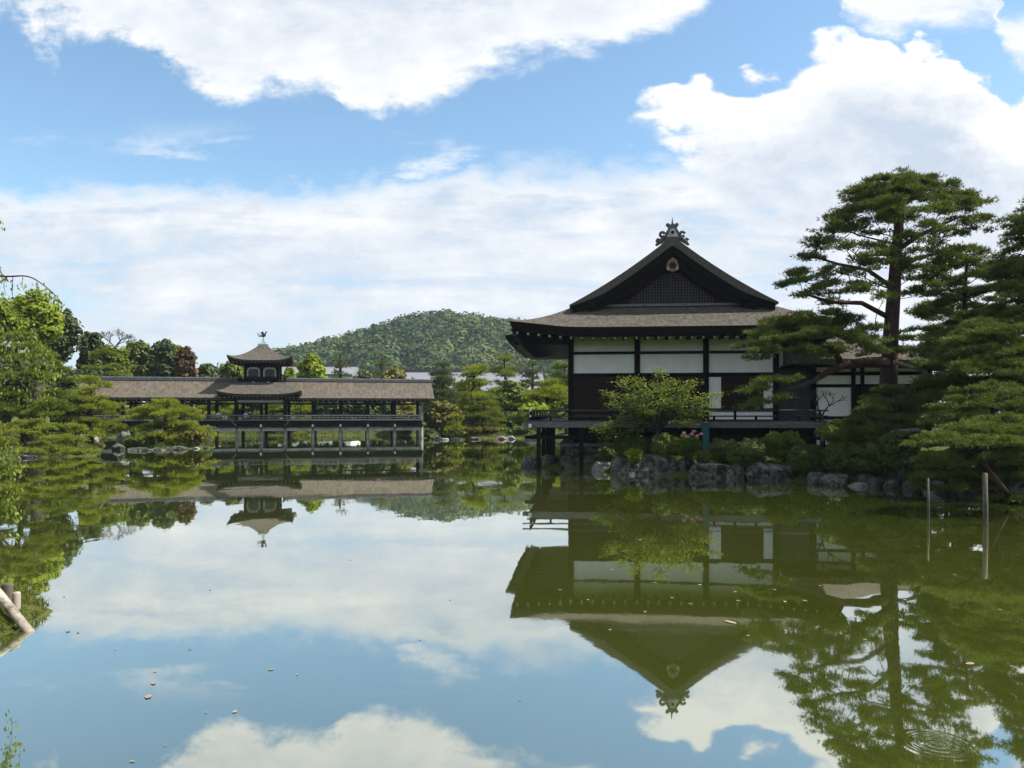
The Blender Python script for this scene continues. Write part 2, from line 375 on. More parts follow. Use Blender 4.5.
def sdf(X, Y):
    """signed distance to the shoreline: positive on land"""
    X = np.asarray(X, float); Y = np.asarray(Y, float)
    d = np.full(X.shape, 1e9); ins = np.zeros(X.shape, bool); n = len(POND)
    for i in range(n):
        (x0, y0), (x1, y1) = POND[i], POND[(i + 1) % n]
        ex, ey = x1 - x0, y1 - y0
        t = np.clip(((X - x0) * ex + (Y - y0) * ey) / (ex * ex + ey * ey), 0, 1)
        d = np.minimum(d, np.hypot(X - x0 - t * ex, Y - y0 - t * ey))
        c = ((y0 > Y) != (y1 > Y)) & (X < (x1 - x0) * (Y - y0) / (y1 - y0 + 1e-12) + x0)
        ins ^= c
    d = np.where(ins, -d, d)
    q = np.hypot((X - ISLE[0]) / ISLE[2], (Y - ISLE[1]) / ISLE[3])
    return np.maximum(d, (1 - q) * 2.5)
def gz(X, Y):
    d = sdf(X, Y)
    t = np.clip(d / 1.4, 0, 1); t = t * t * (3 - 2 * t)
    t2 = np.clip((d - 2) / 9, 0, 1); t2 = t2 * t2 * (3 - 2 * t2)
    right = np.clip((np.asarray(X) - 9) / 5, 0, 1) * np.clip((34 - np.asarray(Y)) / 8, 0, 1)
    land = 0.05 + 0.5 * t + (0.35 + 0.45 * right) * t2
    wob = 0.06 * np.sin(np.asarray(X) * 1.7) * np.cos(np.asarray(Y) * 1.3) + 0.03 * np.sin(np.asarray(X) * 4.1 + np.asarray(Y) * 3.3)
    return np.where(d > 0, land + wob * t, 0.05 - np.clip(-d * 0.9, 0, 1.3))
def g1(x, y): return float(gz(np.array([x]), np.array([y]))[0])

def build_ground():
    xs = np.concatenate([[-1200, -800, -500, -300, -180, -110, -80, -60], np.arange(-48, 34, 0.42), [38, 45, 60, 80, 110, 180, 300, 500, 800, 1200]])
    ys = np.concatenate([[-400, -200, -100, -50, -25, -10, -4], np.arange(0, 84, 0.42), [88, 95, 105, 120, 150, 200, 300, 500, 800, 1200]])
    XX, YY = np.meshgrid(xs, ys); ZZ = gz(XX, YY)
    nx, ny = len(xs), len(ys)
    idx = np.arange(nx * ny).reshape(ny, nx)
    f = np.stack([idx[:-1, :-1], idx[:-1, 1:], idx[1:, 1:], idx[1:, :-1]], -1).reshape(-1, 4)
    me = np_mesh('ground', np.stack([XX, YY, ZZ], -1).reshape(-1, 3), f, MATS['ground_soil'], smooth=True)
    tag(link('ground', me), kind='structure')
    w = MB().add([(-46, 1.0, 0), (26, 1.0, 0), (26, 82, 0), (-46, 82, 0)], [(0, 1, 2, 3)])
    tag(w.build('water', MATS['pond_water']), kind='structure')
build_ground()

HR_PX = [-400, 100, 200, 240, 285, 300, 326, 354, 380, 412, 442, 472, 493, 515, 560, 620, 700, 800, 950, 1300]
HR_PY = [409, 400, 384, 370, 354, 348.5, 342, 334, 327.5, 319.5, 315.5, 316.5, 318, 320, 326, 338, 352, 372, 395, 409]
HD = 520.0
def hill_z(X, Y):
    px = CX + np.asarray(X) * F / HD
    hr = np.maximum(CH + (HY - np.interp(px, HR_PX, HR_PY)) * HD / F - 12.0, 0.3)
    t = np.clip((np.asarray(Y) - 330) / (HD - 330), 0, 1); t = t * t * (3 - 2 * t)
    b = np.clip((900 - np.asarray(Y)) / (900 - HD), 0, 1); b = b * b * (3 - 2 * b)
    lump = 2.5 * np.sin(np.asarray(X) * 0.05 + 1) * np.sin(np.asarray(Y) * 0.06) * t
    return hr * np.minimum(t, b) + lump * (hr > 10) + 0.4
RNG = np.random.default_rng(7)

def unit(a): return a / np.maximum(np.linalg.norm(a, axis=-1, keepdims=True), 1e-9)
def sph(n, rng): return unit(rng.normal(size=(n, 3)))

def leaf_arrays(pos, nrm, size, rng, asp=0.6):
    """one diamond leaf per point, facing nrm"""
    n = len(pos); size = np.broadcast_to(np.asarray(size, float), (n,))[:, None]
    a = unit(np.cross(nrm, sph(n, rng))); b = np.cross(nrm, a)
    v = np.stack([pos - a * size, pos + b * size * asp + nrm * size * 0.12, pos + a * size, pos - b * size * asp + nrm * size * 0.12], 1)
    return v.reshape(-1, 3), np.arange(n * 4).reshape(n, 4)

def tuft_arrays(pos, dirs, L, rng, k=5, spread=0.85, wid=0.2):
    n = len(pos); L = np.broadcast_to(np.asarray(L, float), (n,))
    p = np.repeat(pos, k, 0); d = unit(np.repeat(dirs, k, 0) + spread * sph(n * k, rng))
    l = (np.repeat(L, k) * rng.uniform(0.7, 1.2, n * k))[:, None]
    s = unit(np.cross(d, sph(n * k, rng))) * l * wid * 0.5
    v = np.stack([p - s, p + s, p + d * l], 1)
    return v.reshape(-1, 3), np.arange(n * k * 3).reshape(-1, 3)

def build_hill():
    xs = np.linspace(-620, 520, 150); ys = np.linspace(322, 905, 80)
    XX, YY = np.meshgrid(xs, ys); ZZ = hill_z(XX, YY); nx, ny = len(xs), len(ys)
    idx = np.arange(nx * ny).reshape(ny, nx)
    f = np.stack([idx[:-1, :-1], idx[:-1, 1:], idx[1:, 1:], idx[1:, :-1]], -1).reshape(-1, 4)
    me = np_mesh('hill', np.stack([XX, YY, ZZ], -1).reshape(-1, 3), f, MATS['ground_soil'], smooth=True)
    tag(link('hill', me), kind='structure')
    rng = np.random.default_rng(11)
    n = 2300
    Y = 335 + (HD + 45 - 335) * rng.uniform(0, 1, n) ** 0.85
    px = rng.uniform(225, 800, n); X = (px - CX) * Y / F
    z = hill_z(X, Y); keep = z > 1.5
    X, Y, z = X[keep], Y[keep], z[keep]; n = len(X)
    R = 2.6 + 6.0 * rng.uniform(0, 1, n) ** 1.3; base_t = rng.uniform(0, 1, n)
    con = (z < 14) & (rng.uniform(size=n) < 0.75)               # tall dark conifers along the foot, tint also painting in the shade there
    R = np.where(con, R * 0.55, R)
    m = 250
    d = sph(n * m, rng).reshape(n, m, 3); d[..., 2] = np.abs(d[..., 2]) * 1.0 - 0.25; d = unit(d)
    lump = 1 + 0.22 * np.sin(d[..., 0] * 5 + base_t[:, None] * 30) * np.sin(d[..., 1] * 5 + base_t[:, None] * 17) + rng.normal(0, 0.07, (n, m))
    rr = R[:, None] * lump
    hz = np.where(con, 2.1, 0.85)[:, None]
    pos = np.stack([X[:, None] + d[..., 0] * rr, Y[:, None] + d[..., 1] * rr, z[:, None] + np.where(con, 7.0, 6.0)[:, None] - 0.5 + d[..., 2] * rr * hz], -1).reshape(-1, 3)
    nr = unit(d.reshape(-1, 3) + 0.55 * sph(n * m, rng))
    v, f = leaf_arrays(pos, nr, np.repeat(R, m) * 0.15 * rng.uniform(0.7, 1.3, n * m), rng, 0.75)
    tint = np.clip(np.repeat(np.where(con, 0.02, base_t), m) + rng.normal(0, 0.08, n * m), 0, 1)
    me = np_mesh('hillside_wood', v, f, MATS['leaf_hill'], tint)
    tag(link('hillside_wood', me), 'dense wood of rounded trees covering the far hill', 'wood', kind='stuff')
build_hill()

def build_haze():
    b = MB().box(-1250, 1250, -420, 1260, -2.4, 92)
    m = bpy.data.materials.new('haze_air'); m.use_nodes = True; nt = m.node_tree
    nt.nodes.remove(nt.nodes['Principled BSDF'])
    pv = nt.nodes.new('ShaderNodeVolumePrincipled')
    pv.inputs['Color'].default_value = (0.60, 0.78, 1.0, 1); pv.inputs['Density'].default_value = 0.00015
    pv.inputs['Anisotropy'].default_value = 0.2
    nt.links.new(pv.outputs[0], nt.nodes['Material Output'].inputs['Volume'])
    tag(b.build('haze', m), kind='stuff')
HAZE = True
if HAZE: build_haze()

# ------------------------------------------------------------------ the lakeside hall
HALL_A = math.radians(5.9)
HALL_O = Vector((PX(671.3, 33.3), 33.3, 0))
def rprof(u): return 9.85 - 0.7989 * u + 0.03266 * u * u
UE, VE0, VG0 = 6.86, -1.9, 0.2            # eave half width, front eave, front gable
VG1, VE1 = 9.6, 11.7
def roof_h(u, v):
    u = abs(u)
    h = rprof(u)
    s = (UE - 4.2) / (VG0 - VE0)
    if v < VG0: h = min(h, rprof(UE - (v - VE0) * s))
    if v > VG1: h = min(h, rprof(UE - (VE1 - v) * s))
    ef = min(v - VE0, VE1 - v); es = UE - u
    c = lambda t: max(0.0, min(1.0, t))
    lift = max(c(1 - es / 4.6) ** 3 * c(1 - ef / 2.3), c(1 - ef / 4.6) ** 3 * c(1 - es / 2.6))
    return h + 0.30 * lift

def build_hall():
    t = thing('lakeside_hall', 'dark timber hall with white plaster panels and sweeping gabled bark roof', 'hall', HALL_O, -HALL_A)
    W, D_, WH = MATS['dark_wood'], MATS['brown_board'], MATS['plaster']
    # bark roof
    us = sorted(set([round(x, 4) for x in np.linspace(-UE, UE, 45)] + [-4.2, 4.2]))
    vs = list(np.linspace(VE0, VG0 - 0.002, 10)) + [VG0] + list(np.linspace(0.6, VG1 - 0.4, 8)) + [VG1] + list(np.linspace(VG1 + 0.002, VE1, 10))
    mb = MB(); n = len(us)
    V = [(u, v, roof_h(u, v)) for v in vs for u in us]
    Fc = [(i * n + j, i * n + j + 1, (i + 1) * n + j + 1, (i + 1) * n + j) for i in range(len(vs) - 1) for j in range(n - 1)]
    # thick bark edge all round and its underside
    ring = [(i, 0) for i in range(n)] + [(n - 1, k) for k in range(1, len(vs))] + [(i, len(vs) - 1) for i in range(n - 2, -1, -1)] + [(0, k) for k in range(len(vs) - 2, 0, -1)]
    b0 = len(V); low = []
    for (i, k) in ring:
        u, v = us[i], vs[k]
        V.append((u * 0.982, (v - 4.9) * 0.985 + 4.9, roof_h(u, v) - 0.30))
    for q in range(len(ring)):
        q2 = (q + 1) % len(ring); (i, k), (i2, k2) = ring[q], ring[q2]
        Fc.append((k * n + i, b0 + q, b0 + q2, k2 * n + i2))
    b1 = len(V)
    for (i, k) in ring:
        u, v = us[i], vs[k]
        V.append((u * 0.66, (v - 4.9) * 0.72 + 4.9, 5.86))
    for q in range(len(ring)):
        q2 = (q + 1) % len(ring); Fc.append((b0 + q, b1 + q, b1 + q2, b0 + q2))
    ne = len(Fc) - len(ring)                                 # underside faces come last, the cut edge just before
    ro = mb.add(V, Fc).build('roof', MATS['bark_roof'], t); ro.data.materials.append(MATS['bark_edge_shaded'])
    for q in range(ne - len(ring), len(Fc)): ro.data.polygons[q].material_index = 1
    # dark eaves boards under the bark
    mb = MB()
    for sgn in (-1, 1):
        pts = [(u, -1.80, roof_h(u, VE0) - 0.345) for u in np.linspace(-UE + 0.18, UE - 0.18, 25)] if sgn < 0 else [(u, 11.6, roof_h(u, VE1) - 0.345) for u in np.linspace(-UE + 0.18, UE - 0.18, 25)]
        mb.tube(pts, 0.065, 4)
        pts = [(sgn * (UE - 0.14), v, roof_h(UE, v) - 0.345) for v in np.linspace(-1.75, 11.55, 25)]
        mb.tube(pts, 0.065, 4)
    mb.build('eaves_board', W, t)
    # rafters with white painted ends along the front and left eaves
    r0 = MB().box(-0.05, 0.05, 0.0, 2.3, -0.06, 0.06); e0 = MB().box(-0.045, 0.045, -0.012, 0.0, -0.05, 0.05)
    first = None
    rs = [(u, -1.66, roof_h(u, VE0) - 0.43, 0.0) for u in np.arange(-6.53, 6.54, 0.45)]
    rs += [(-6.62, v, roof_h(UE, v) - 0.43, -math.pi / 2) for v in np.arange(-1.2, 11.3, 0.62)]
    for (u, v, z, a) in rs:
        if first is None:
            r = r0.build('rafter', W, t, (u, v, z), rot=(0.06, 0, a)); e = e0.build('rafter_end', MATS['white_paint'], r); first = (r, e)
        else:
            r = link('rafter', first[0].data, t, (u, v, z), (0.06, 0, a)); link('rafter_end', first[1].data, r)
    # overhanging verge at the front gable: thick bark layer, bargeboards below
    def strip(u0, top_off, bot_off, v0, v1, name, m):
        uu = np.linspace(-u0, u0, 41)
        poly = [(u, rprof(abs(u)) + top_off - (0.10 if abs(u) < 0.2 else 0)) for u in uu] + [(u, rprof(abs(u)) + bot_off(abs(u))) for u in uu[::-1]]
        n_ = len(poly); vs_ = [(p[0], v0, p[1]) for p in poly] + [(p[0], v1, p[1]) for p in poly]
        k = len(uu); fs = []
        for i in range(k - 1):
            a, b, c, d = i, i + 1, n_ - 2 - i, n_ - 1 - i
            fs += [(a, b, c, d), (n_ + a, n_ + d, n_ + c, n_ + b), (a, n_ + a, n_ + b, b), (d, c, n_ + c, n_ + d)]
        fs += [(0, n_ - 1, 2 * n_ - 1, n_), (k - 1, n_ + k - 1, n_ + k, k)]
        return MB().add(vs_, fs).build(name, m, t)
    strip(4.38, 0.05, lambda u: (-0.33 if u > 0.1 else -0.37) + 0.30 * max(0, (u - 2.9) / 1.48), -0.55, 0.3, 'verge', MATS['verge_bark'])
    strip(4.26, -0.03, lambda u: -0.66 + 0.32 * max(0, (u - 2.6) / 1.66), -0.45, -0.34, 'bargeboard', W)
    strip(3.90, -0.60, lambda u: -1.08 + 0.4 * max(0, (u - 1.6) / 2.3), -0.30, -0.20, 'bargeboard', W)
    strip(4.55, 0.05, lambda u: -0.26 if u > 0.1 else -0.30, 9.5, 10.35, 'verge', MATS['bark_roof'])
    # gable wall and its lattice
    poly = [(-4.2, 7.0)] + [(u, rprof(abs(u)) - 0.3) for u in np.linspace(-4.1, 4.1, 31)] + [(4.2, 7.0)]
    MB().prism(poly, 0.05, 0.19).build('gable_wall', D_, t)
    MB().prism([(p[0], p[1]) for p in poly], 9.62, 9.75).build('gable_wall', D_, t)
    lb = MB()
    for u in np.arange(-1.75, 1.8, 0.125):
        top = min(rprof(abs(u)) - 1.2, 8.4)
        if top > 7.1: lb.box(u - 0.016, u + 0.016, 0.0, 0.045, 7.05, top)
    for z in np.arange(7.12, 8.4, 0.125):
        w = 1.78
        while w > 0.1 and rprof(w) - 1.2 < z: w -= 0.05
        lb.box(-w, w, 0.018, 0.048, z - 0.012, z + 0.012)
    m_mottled('lattice_wood', (0.035, 0.032, 0.032), (0.075, 0.07, 0.075), 9, 0.7)
    lb.build('gable_lattice', MATS['lattice_wood'], t)
    MB().box(-4.0, 4.0, -0.06, 0.06, 6.98, 7.08).build('gable_sill', MATS['weathered_wood'], t)
    # carved pendant under the apex
    g = MB().prism([(0, 8.98), (0.17, 8.86), (0.25, 8.66), (0.24, 8.44), (0.12, 8.42), (0, 8.33), (-0.12, 8.42), (-0.24, 8.44), (-0.25, 8.66), (-0.17, 8.86)], -0.56, -0.47)
    po = g.build('gable_pendant', MATS['gilt_wood'], t, bevel=0.015)
    fl = MB()
    for k in range(6):
        a = k * math.pi / 3; fl.tube([(0.105 * math.cos(a), -0.56, 8.65 + 0.105 * math.sin(a)), (0.105 * math.cos(a), -0.60, 8.65 + 0.105 * math.sin(a))], [0.05, 0.035], 8)
    fl.tube([(0, -0.56, 8.65), (0, -0.63, 8.65)], [0.055, 0.04], 10)
    fl.build('rosette', MATS['dark_wood'], po)
    for s in (-1, 1):
        MB().prism([(s * 0.13, 8.43), (s * 0.235, 8.45), (s * 0.24, 8.60), (s * 0.15, 8.50)], -0.585, -0.56).build('pendant_scroll', MATS['aged_white'], po)
    # ridge and its end ornament
    rb = MB()
    rb.box(-0.30, 0.30, -0.35, 10.1, 9.70, 9.98); rb.box(-0.22, 0.22, -0.30, 10.05, 9.98, 10.14)
    rb.tube([(0, -0.33, 10.17), (0, 10.05, 10.17)], 0.11, 8)
    rb.build('ridge', MATS['tile_dark'], t)
    ob = MB()
    ob.prism([(-0.27, 9.78), (-0.30, 10.02), (-0.18, 10.22), (-0.21, 10.42), (-0.10, 10.38), (0, 10.46), (0.10, 10.38), (0.21, 10.42), (0.18, 10.22), (0.30, 10.02), (0.27, 9.78)], -0.52, -0.36)
    def curl(cx, cz, r, a0, a1, rr=0.045):
        ob.tube([(cx + r * math.cos(a), -0.45, cz + r * math.sin(a)) for a in np.linspace(a0, a1, 12)], rr, 6)
    for s in (-1, 1):
        curl(s * 0.42, 9.98, 0.10, 0.2, 5.6, 0.06); curl(s * 0.60, 9.72, 0.06, 0, 5.4, 0.055); curl(s * 0.19, 10.38, 0.05, 0, 5.6, 0.042)
        ob.tube([(s * 0.30, -0.45, 9.9), (s * 0.48, -0.45, 9.72), (s * 0.70, -0.45, 9.52)], [0.09, 0.08, 0.05], 6)
    ob.tube([(0, -0.45, 10.42), (0, -0.45, 10.70)], [0.05, 0.008], 6)
    ob.prism([(-0.66, 9.48), (-0.52, 9.74), (-0.34, 9.88), (-0.27, 10.1), (0.27, 10.1), (0.34, 9.88), (0.52, 9.74), (0.66, 9.48), (0.3, 9.7), (-0.3, 9.7)], -0.47, -0.42)
    oo = ob.build('ridge_ornament', MATS['tile_dark'], t)
    MB().prism([(-0.25, 9.86), (-0.15, 10.02), (-0.1, 10.17), (0, 10.22), (0.1, 10.17), (0.15, 10.02), (0.25, 9.86)], -0.545, -0.521).build('ornament_face', MATS['aged_white'], oo)
    MB().tube([(0, -0.546, 10.05), (0, -0.575, 10.05)], [0.075, 0.06], 12).build('crest', MATS['dark_wood'], oo)
    # extra eave projecting on the left flank, behind the front corner
    sb = MB(); K = 12; V = []; Fc = []
    for k in range(K):
        f = k / (K - 1); v = 1.55 + f * 10.3; l = 0.10 * (1 - f) ** 5
        V += [(-7.42, v, 5.86 + l), (-6.3, v, 6.06), (-6.3, v, 5.64), (-7.3, v, 5.58 + l)]
    for k in range(K - 1):
        a, b = 4 * k, 4 * k + 4
        Fc += [(a, a + 1, b + 1, b), (a + 1, a + 2, b + 2, b + 1), (a + 2, a + 3, b + 3, b + 2), (a + 3, a, b, b + 3)]
    Fc += [(0, 3, 2, 1), (4 * K - 4, 4 * K - 3, 4 * K - 2, 4 * K - 1)]
    fo = sb.add(V, Fc).build('flank_eave', MATS['bark_roof'], t); fo.data.materials.append(MATS['bark_edge_shaded'])
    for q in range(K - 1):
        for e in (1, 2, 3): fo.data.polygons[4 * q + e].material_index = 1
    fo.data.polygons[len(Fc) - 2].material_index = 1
    MB().box(-7.0, -4.4, 1.6, 11.7, 5.50, 5.595).build('flank_soffit', W, t)
    # posts and beams of the front and left walls
    PU = [-4.33, -1.46, 1.46, 4.38]
    first = None
    for (u, v) in [(u, 0) for u in PU] + [(-4.33, v) for v in (2.4, 4.8, 7.2, 9.6)] + [(4.38, v) for v in (4.8, 9.6)]:
        if first is None: first = MB().box(-0.12, 0.12, -0.12, 0.12, 1.2, 5.86).build('post', W, t, (u, v, 0), bevel=0.01)
        else:
            o = link('post', first.data, t, (u, v, 0)); m_ = o.modifiers.new('bevel', 'BEVEL'); m_.width = 0.01; m_.segments = 1
    for z0, z1 in ((4.91, 5.03), (3.94, 4.09), (5.76, 5.87)):
        for a, b in zip(PU[:-1], PU[1:]): MB().box(a + 0.121, b - 0.121, -0.085, 0.085, z0, z1).build('beam', W, t)
    for (z0, z1) in ((4.91, 5.03), (3.94, 4.09)): MB().box(-4.41, -4.25, 0.121, 9.48, z0, z1).build('beam', W, t)
    MB().box(-4.21, 4.26, -0.10, 0.10, 1.98, 2.08).build('sill_beam', W, t)
    for i, (a, b) in enumerate(zip(PU[:-1], PU[1:])):
        for z0, z1 in ((5.03, 5.76), (4.09, 4.91)): MB().box(a + 0.121, b - 0.121, -0.03, 0.03, z0, z1).build('plaster_panel', WH, t)
    def boards(u0, u1, z0, z1, par):
        b = MB(); k = int((z1 - z0) / 0.2)
        for q in range(k):
            za = z0 + (z1 - z0) * q / k; zb = z0 + (z1 - z0) * (q + 1) / k
            b.add([(u0, -0.035, za), (u1, -0.035, za), (u1, -0.06, zb - 0.012), (u0, -0.06, zb - 0.012), (u0, 0.02, za), (u1, 0.02, za), (u1, 0.02, zb), (u0, 0.02, zb)],
                  [(0, 1, 2, 3), (3, 2, 6, 7), (4, 7, 6, 5), (0, 4, 5, 1), (0, 3, 7, 4), (1, 5, 6, 2)])
        b.build('board_shutter', D_, par)
    boards(-4.21, -1.58, 2.081, 3.94, t); boards(-1.34, 1.34, 2.081, 3.94, t)
    # right bay: paper screens either side of a shutter, low white wall below
    boards(2.14, 3.83, 2.49, 3.94, t)
    for a, b in ((1.581, 2.10), (3.87, 4.259)): MB().box(a, b, -0.03, 0.03, 2.56, 3.90).build('paper_screen', MATS['white_paint'], t)
    for u in (2.12, 3.85): MB().box(u - 0.02, u + 0.02, -0.05, 0.05, 2.49, 3.94).build('mullion', W, t)
    MB().box(1.581, 4.259, -0.07, 0.07, 2.42, 2.489).build('screen_rail', W, t)
    MB().box(1.581, 4.259, -0.028, 0.03, 2.081, 2.419).build('low_plaster_wall', WH, t)
    # left wall, rear and right walls (plain)
    MB().box(-4.36, -4.30, 0.121, 9.48, 2.0, 5.8).build('side_wall', D_, t)
    MB().box(-4.21, 4.26, 9.55, 9.62, 2.0, 5.8).build('side_wall', D_, t)
    MB().box(4.35, 4.41, 0.121, 9.48, 2.0, 5.8).build('side_wall', D_, t)
    # veranda
    dk = thing('veranda', None, None); dk.parent = t
    b = MB()
    for k in range(9): b.box(-5.98, 5.95, -1.90 + k * 0.2, -1.712 + k * 0.2, 1.93, 2.0)
    for k in range(8): b.box(-5.98 + k * 0.2, -5.792 + k * 0.2, -0.09, 11, 1.93, 2.0)
    b.build('deck', MATS['weathered_wood'], dk)
    MB().box(-6.28, 6.05, -1.94, -1.80, 1.76, 1.925).build('edge_beam', MATS['weathered_wood'], dk)
    MB().box(-6.02, -5.88, -2.2, 11, 1.755, 1.92).build('edge_beam', W, dk)
    for (u, v, a, s) in ((-6.28, -1.87, 0, 0.09), (6.05, -1.87, 1, 0.09), (-5.95, -2.2, 2, 0.09)):
        e = MB()
        if a == 0: e.box(u - 0.012, u, v - 0.068, v + 0.068, 1.765, 1.92)
        elif a == 1: e.box(u, u + 0.012, v - 0.068, v + 0.068, 1.765, 1.92)
        else: e.box(u - 0.068, u + 0.068, v - 0.012, v, 1.76, 1.915)
        e.build('beam_end', MATS['white_paint'], dk)
    # railing
    rl = MB()
    for z, r in ((2.46, 0.038), (2.23, 0.032)):
        rl.tube([(-6.28, -1.86, z), (6.0, -1.86, z)], r, 8); rl.tube([(-5.95, -2.15, z + 0.002), (-5.95, 11, z + 0.002)], r, 8)
    rl.box(-6.1, 5.98, -1.90, -1.83, 2.003, 2.06); rl.box(-5.99, -5.92, -1.83, 11, 2.003, 2.06)
    rl.build('railing', MATS['rail_wood'], dk)
    first = None
    def rpost(u, v, h):
        nonlocal first
        o = MB().box(-0.045, 0.045, -0.045, 0.045, 2.061, 2.061 + h).build('rail_post', W, dk, (u, v, 0))
    for k, u in enumerate(np.arange(-5.95, 6.0, 0.83)): rpost(u, -1.865, 0.42 if k % 2 == 0 else 0.16)
    for k, v in enumerate(np.arange(-0.9, 10.9, 0.98)): rpost(-5.955, v, 0.42 if k % 2 else 0.16)
    for (u, v) in ((-6.28, -1.86), (-5.95, -2.15)):
        e = MB()
        for z in (2.46, 2.23):
            if u < -6.1: e.tube([(u, v, z), (u - 0.012, v, z)], 0.042, 8)
            else: e.tube([(u, v, z), (u, v - 0.012, z)], 0.042, 8)
        e.build('rail_end', MATS['white_paint'], dk)
    # stilts with tie beams
    st = [(-5.62, v) for v in (-1.8, 1.4, 4.6, 7.8, 11.0)] + [(u, -1.8) for u in (-3.85, -1.9, 0.0, 1.9, 3.8, 5.8)] + [(-4.4, 3.0), (-4.4, 6.0)]
    for (u, v) in st:
        MB().box(u - 0.085, u + 0.085, v - 0.085, v + 0.085, -0.3, 1.755).build('stilt', W, dk)
    MB().box(-6.2, 5.9, -1.875, -1.725, 1.28, 1.42).build('tie_beam', W, dk)
    MB().box(-5.975, -5.825, -1.95, 9.8, 1.27, 1.41).build('tie_beam', W, dk)
    # stone base
    s = MB(); rg = random.Random(3)
    z = -0.4
    for row, hgt in enumerate((0.52, 0.42, 0.40)):
        u = -4.75 - 0.0; 
        while u < 4.7:
            w = rg.uniform(0.7, 1.3); u1 = min(u + w, 4.75)
            s.box(u + 0.008, u1 - 0.008, -1.15 + rg.uniform(-0.02, 0.02), -0.5, z + 0.006, z + hgt - 0.006); u = u1
        v = -0.5
        while v < 9.8:
            w = rg.uniform(0.8, 1.4); v1 = min(v + w, 9.8)
            s.box(-4.75 + rg.uniform(-0.02, 0.02), -4.2, v + 0.008, v1 - 0.008, z + 0.006, z + hgt - 0.006); v = v1
        z += hgt
    s.build('stone_base', MATS['stone'], t)
    MB().box(-4.82, 4.8, -1.22, 9.85, 0.945, 1.07).build('base_slab', MATS['pale_stone'], t, bevel=0.02)
    MB().box(-4.2, 4.2, 0.0, 9.5, 1.075, 1.97).build('underfloor', W, t)
    return t
build_hall()

def build_side_wing():
    """lower wing continuing the hall on the right"""
    t = thing('side_wing', 'low white walled wing with dark posts behind the large red pine', 'wing', HALL_O, -HALL_A)
    W = MATS['dark_wood']
    k = 33.0 / F
    def U(px): return (px - 672) * k
    # lattice bay next to the hall
    a, b = 4.52, U(808)
    MB().box(a, b, 0.10, 0.16, 2.0, 4.2).build('lattice_backing', MATS['tile_dark'], t)
    lt = MB()
    for u in np.arange(a + 0.06, b, 0.105): lt.box(u - 0.018, u + 0.018, 0.05, 0.098, 2.05, 4.18)
    for z in (2.5, 3.3, 4.0): lt.box(a, b, 0.03, 0.07, z - 0.025, z + 0.025)
    lt.build('lattice', MATS['bronze_dark'], t)
    MB().box(a, b, 0.08, 0.14, 4.30, 5.0).build('plaster_panel', MATS['plaster'], t)
    MB().box(a, b, 0.02, 0.16, 4.2, 4.3).build('beam', W, t)
    us = [U(811), U(849), U(857.5), U(878), U(920)]
    for u, w in zip(us, (0.11, 0.08, 0.07, 0.08, 0.1)): MB().box(u - w, u + w, 0.0, 0.22, 0.9, 4.95).build('post', W, t)
    ue = U(921)
    for z0, z1 in ((3.95, 4.10), (3.45, 3.58), (2.08, 2.22), (4.85, 4.97)): MB().box(us[0] + 0.111, ue, 0.03, 0.19, z0, z1).build('beam', W, t)
    for z0, z1 in ((4.10, 4.85), (3.58, 3.95)): MB().box(us[0] + 0.111, ue - 0.1, 0.08, 0.14, z0, z1).build('plaster_panel', MATS['plaster'], t)
    MB().box(us[0] + 0.111, us[1] - 0.081, 0.08, 0.14, 2.22, 3.45).build('plaster_panel', MATS['plaster'], t)
    MB().box(us[0] + 0.111, us[1] - 0.081, 0.08, 0.14, 1.0, 2.08).build('plaster_panel', MATS['plaster'], t)
    lt = MB()
    for u in np.arange(us[1] + 0.14, ue - 0.1, 0.12): lt.box(u - 0.02, u + 0.02, 0.06, 0.10, 1.9, 3.45)
    lt.build('lattice', W, t)
    MB().box(us[1] + 0.081, ue - 0.101, 0.101, 0.15, 1.0, 3.45).build('board_wall', MATS['brown_board'], t)
    MB().box(4.6, ue, 0.25, 6.5, 0.9, 4.95).build('inner_wall', MATS['brown_board'], t)
    # hipped roof: slopes to the front and down to the right
    ul, ur = 4.7, U(940)
    V = [(ul, -1.4, 4.62), (ur, -1.4, 4.42), (ur, 7.6, 4.42), (ul, 7.6, 4.62), (ul, 3.1, 6.35), (ur - 4.2, 3.1, 6.35)]
    V += [(p[0] - (0.08 if i in (1, 2) else 0), p[1] + (0.08 if i < 2 else -0.08), p[2] - 0.24) for i, p in enumerate(V[:4])]
    Fc = [(0, 1, 5, 4), (1, 2, 5), (2, 3, 4, 5), (0, 6, 7, 1), (1, 7, 8, 2), (2, 8, 9, 3), (6, 9, 8, 7), (0, 4, 3, 9, 6)]
    MB().add(V, Fc).build('roof', MATS['bark_roof'], t)
    MB().box(4.6, ur - 0.5, -1.1, 7.2, 4.30, 4.36).build('soffit', W, t)
build_side_wing()

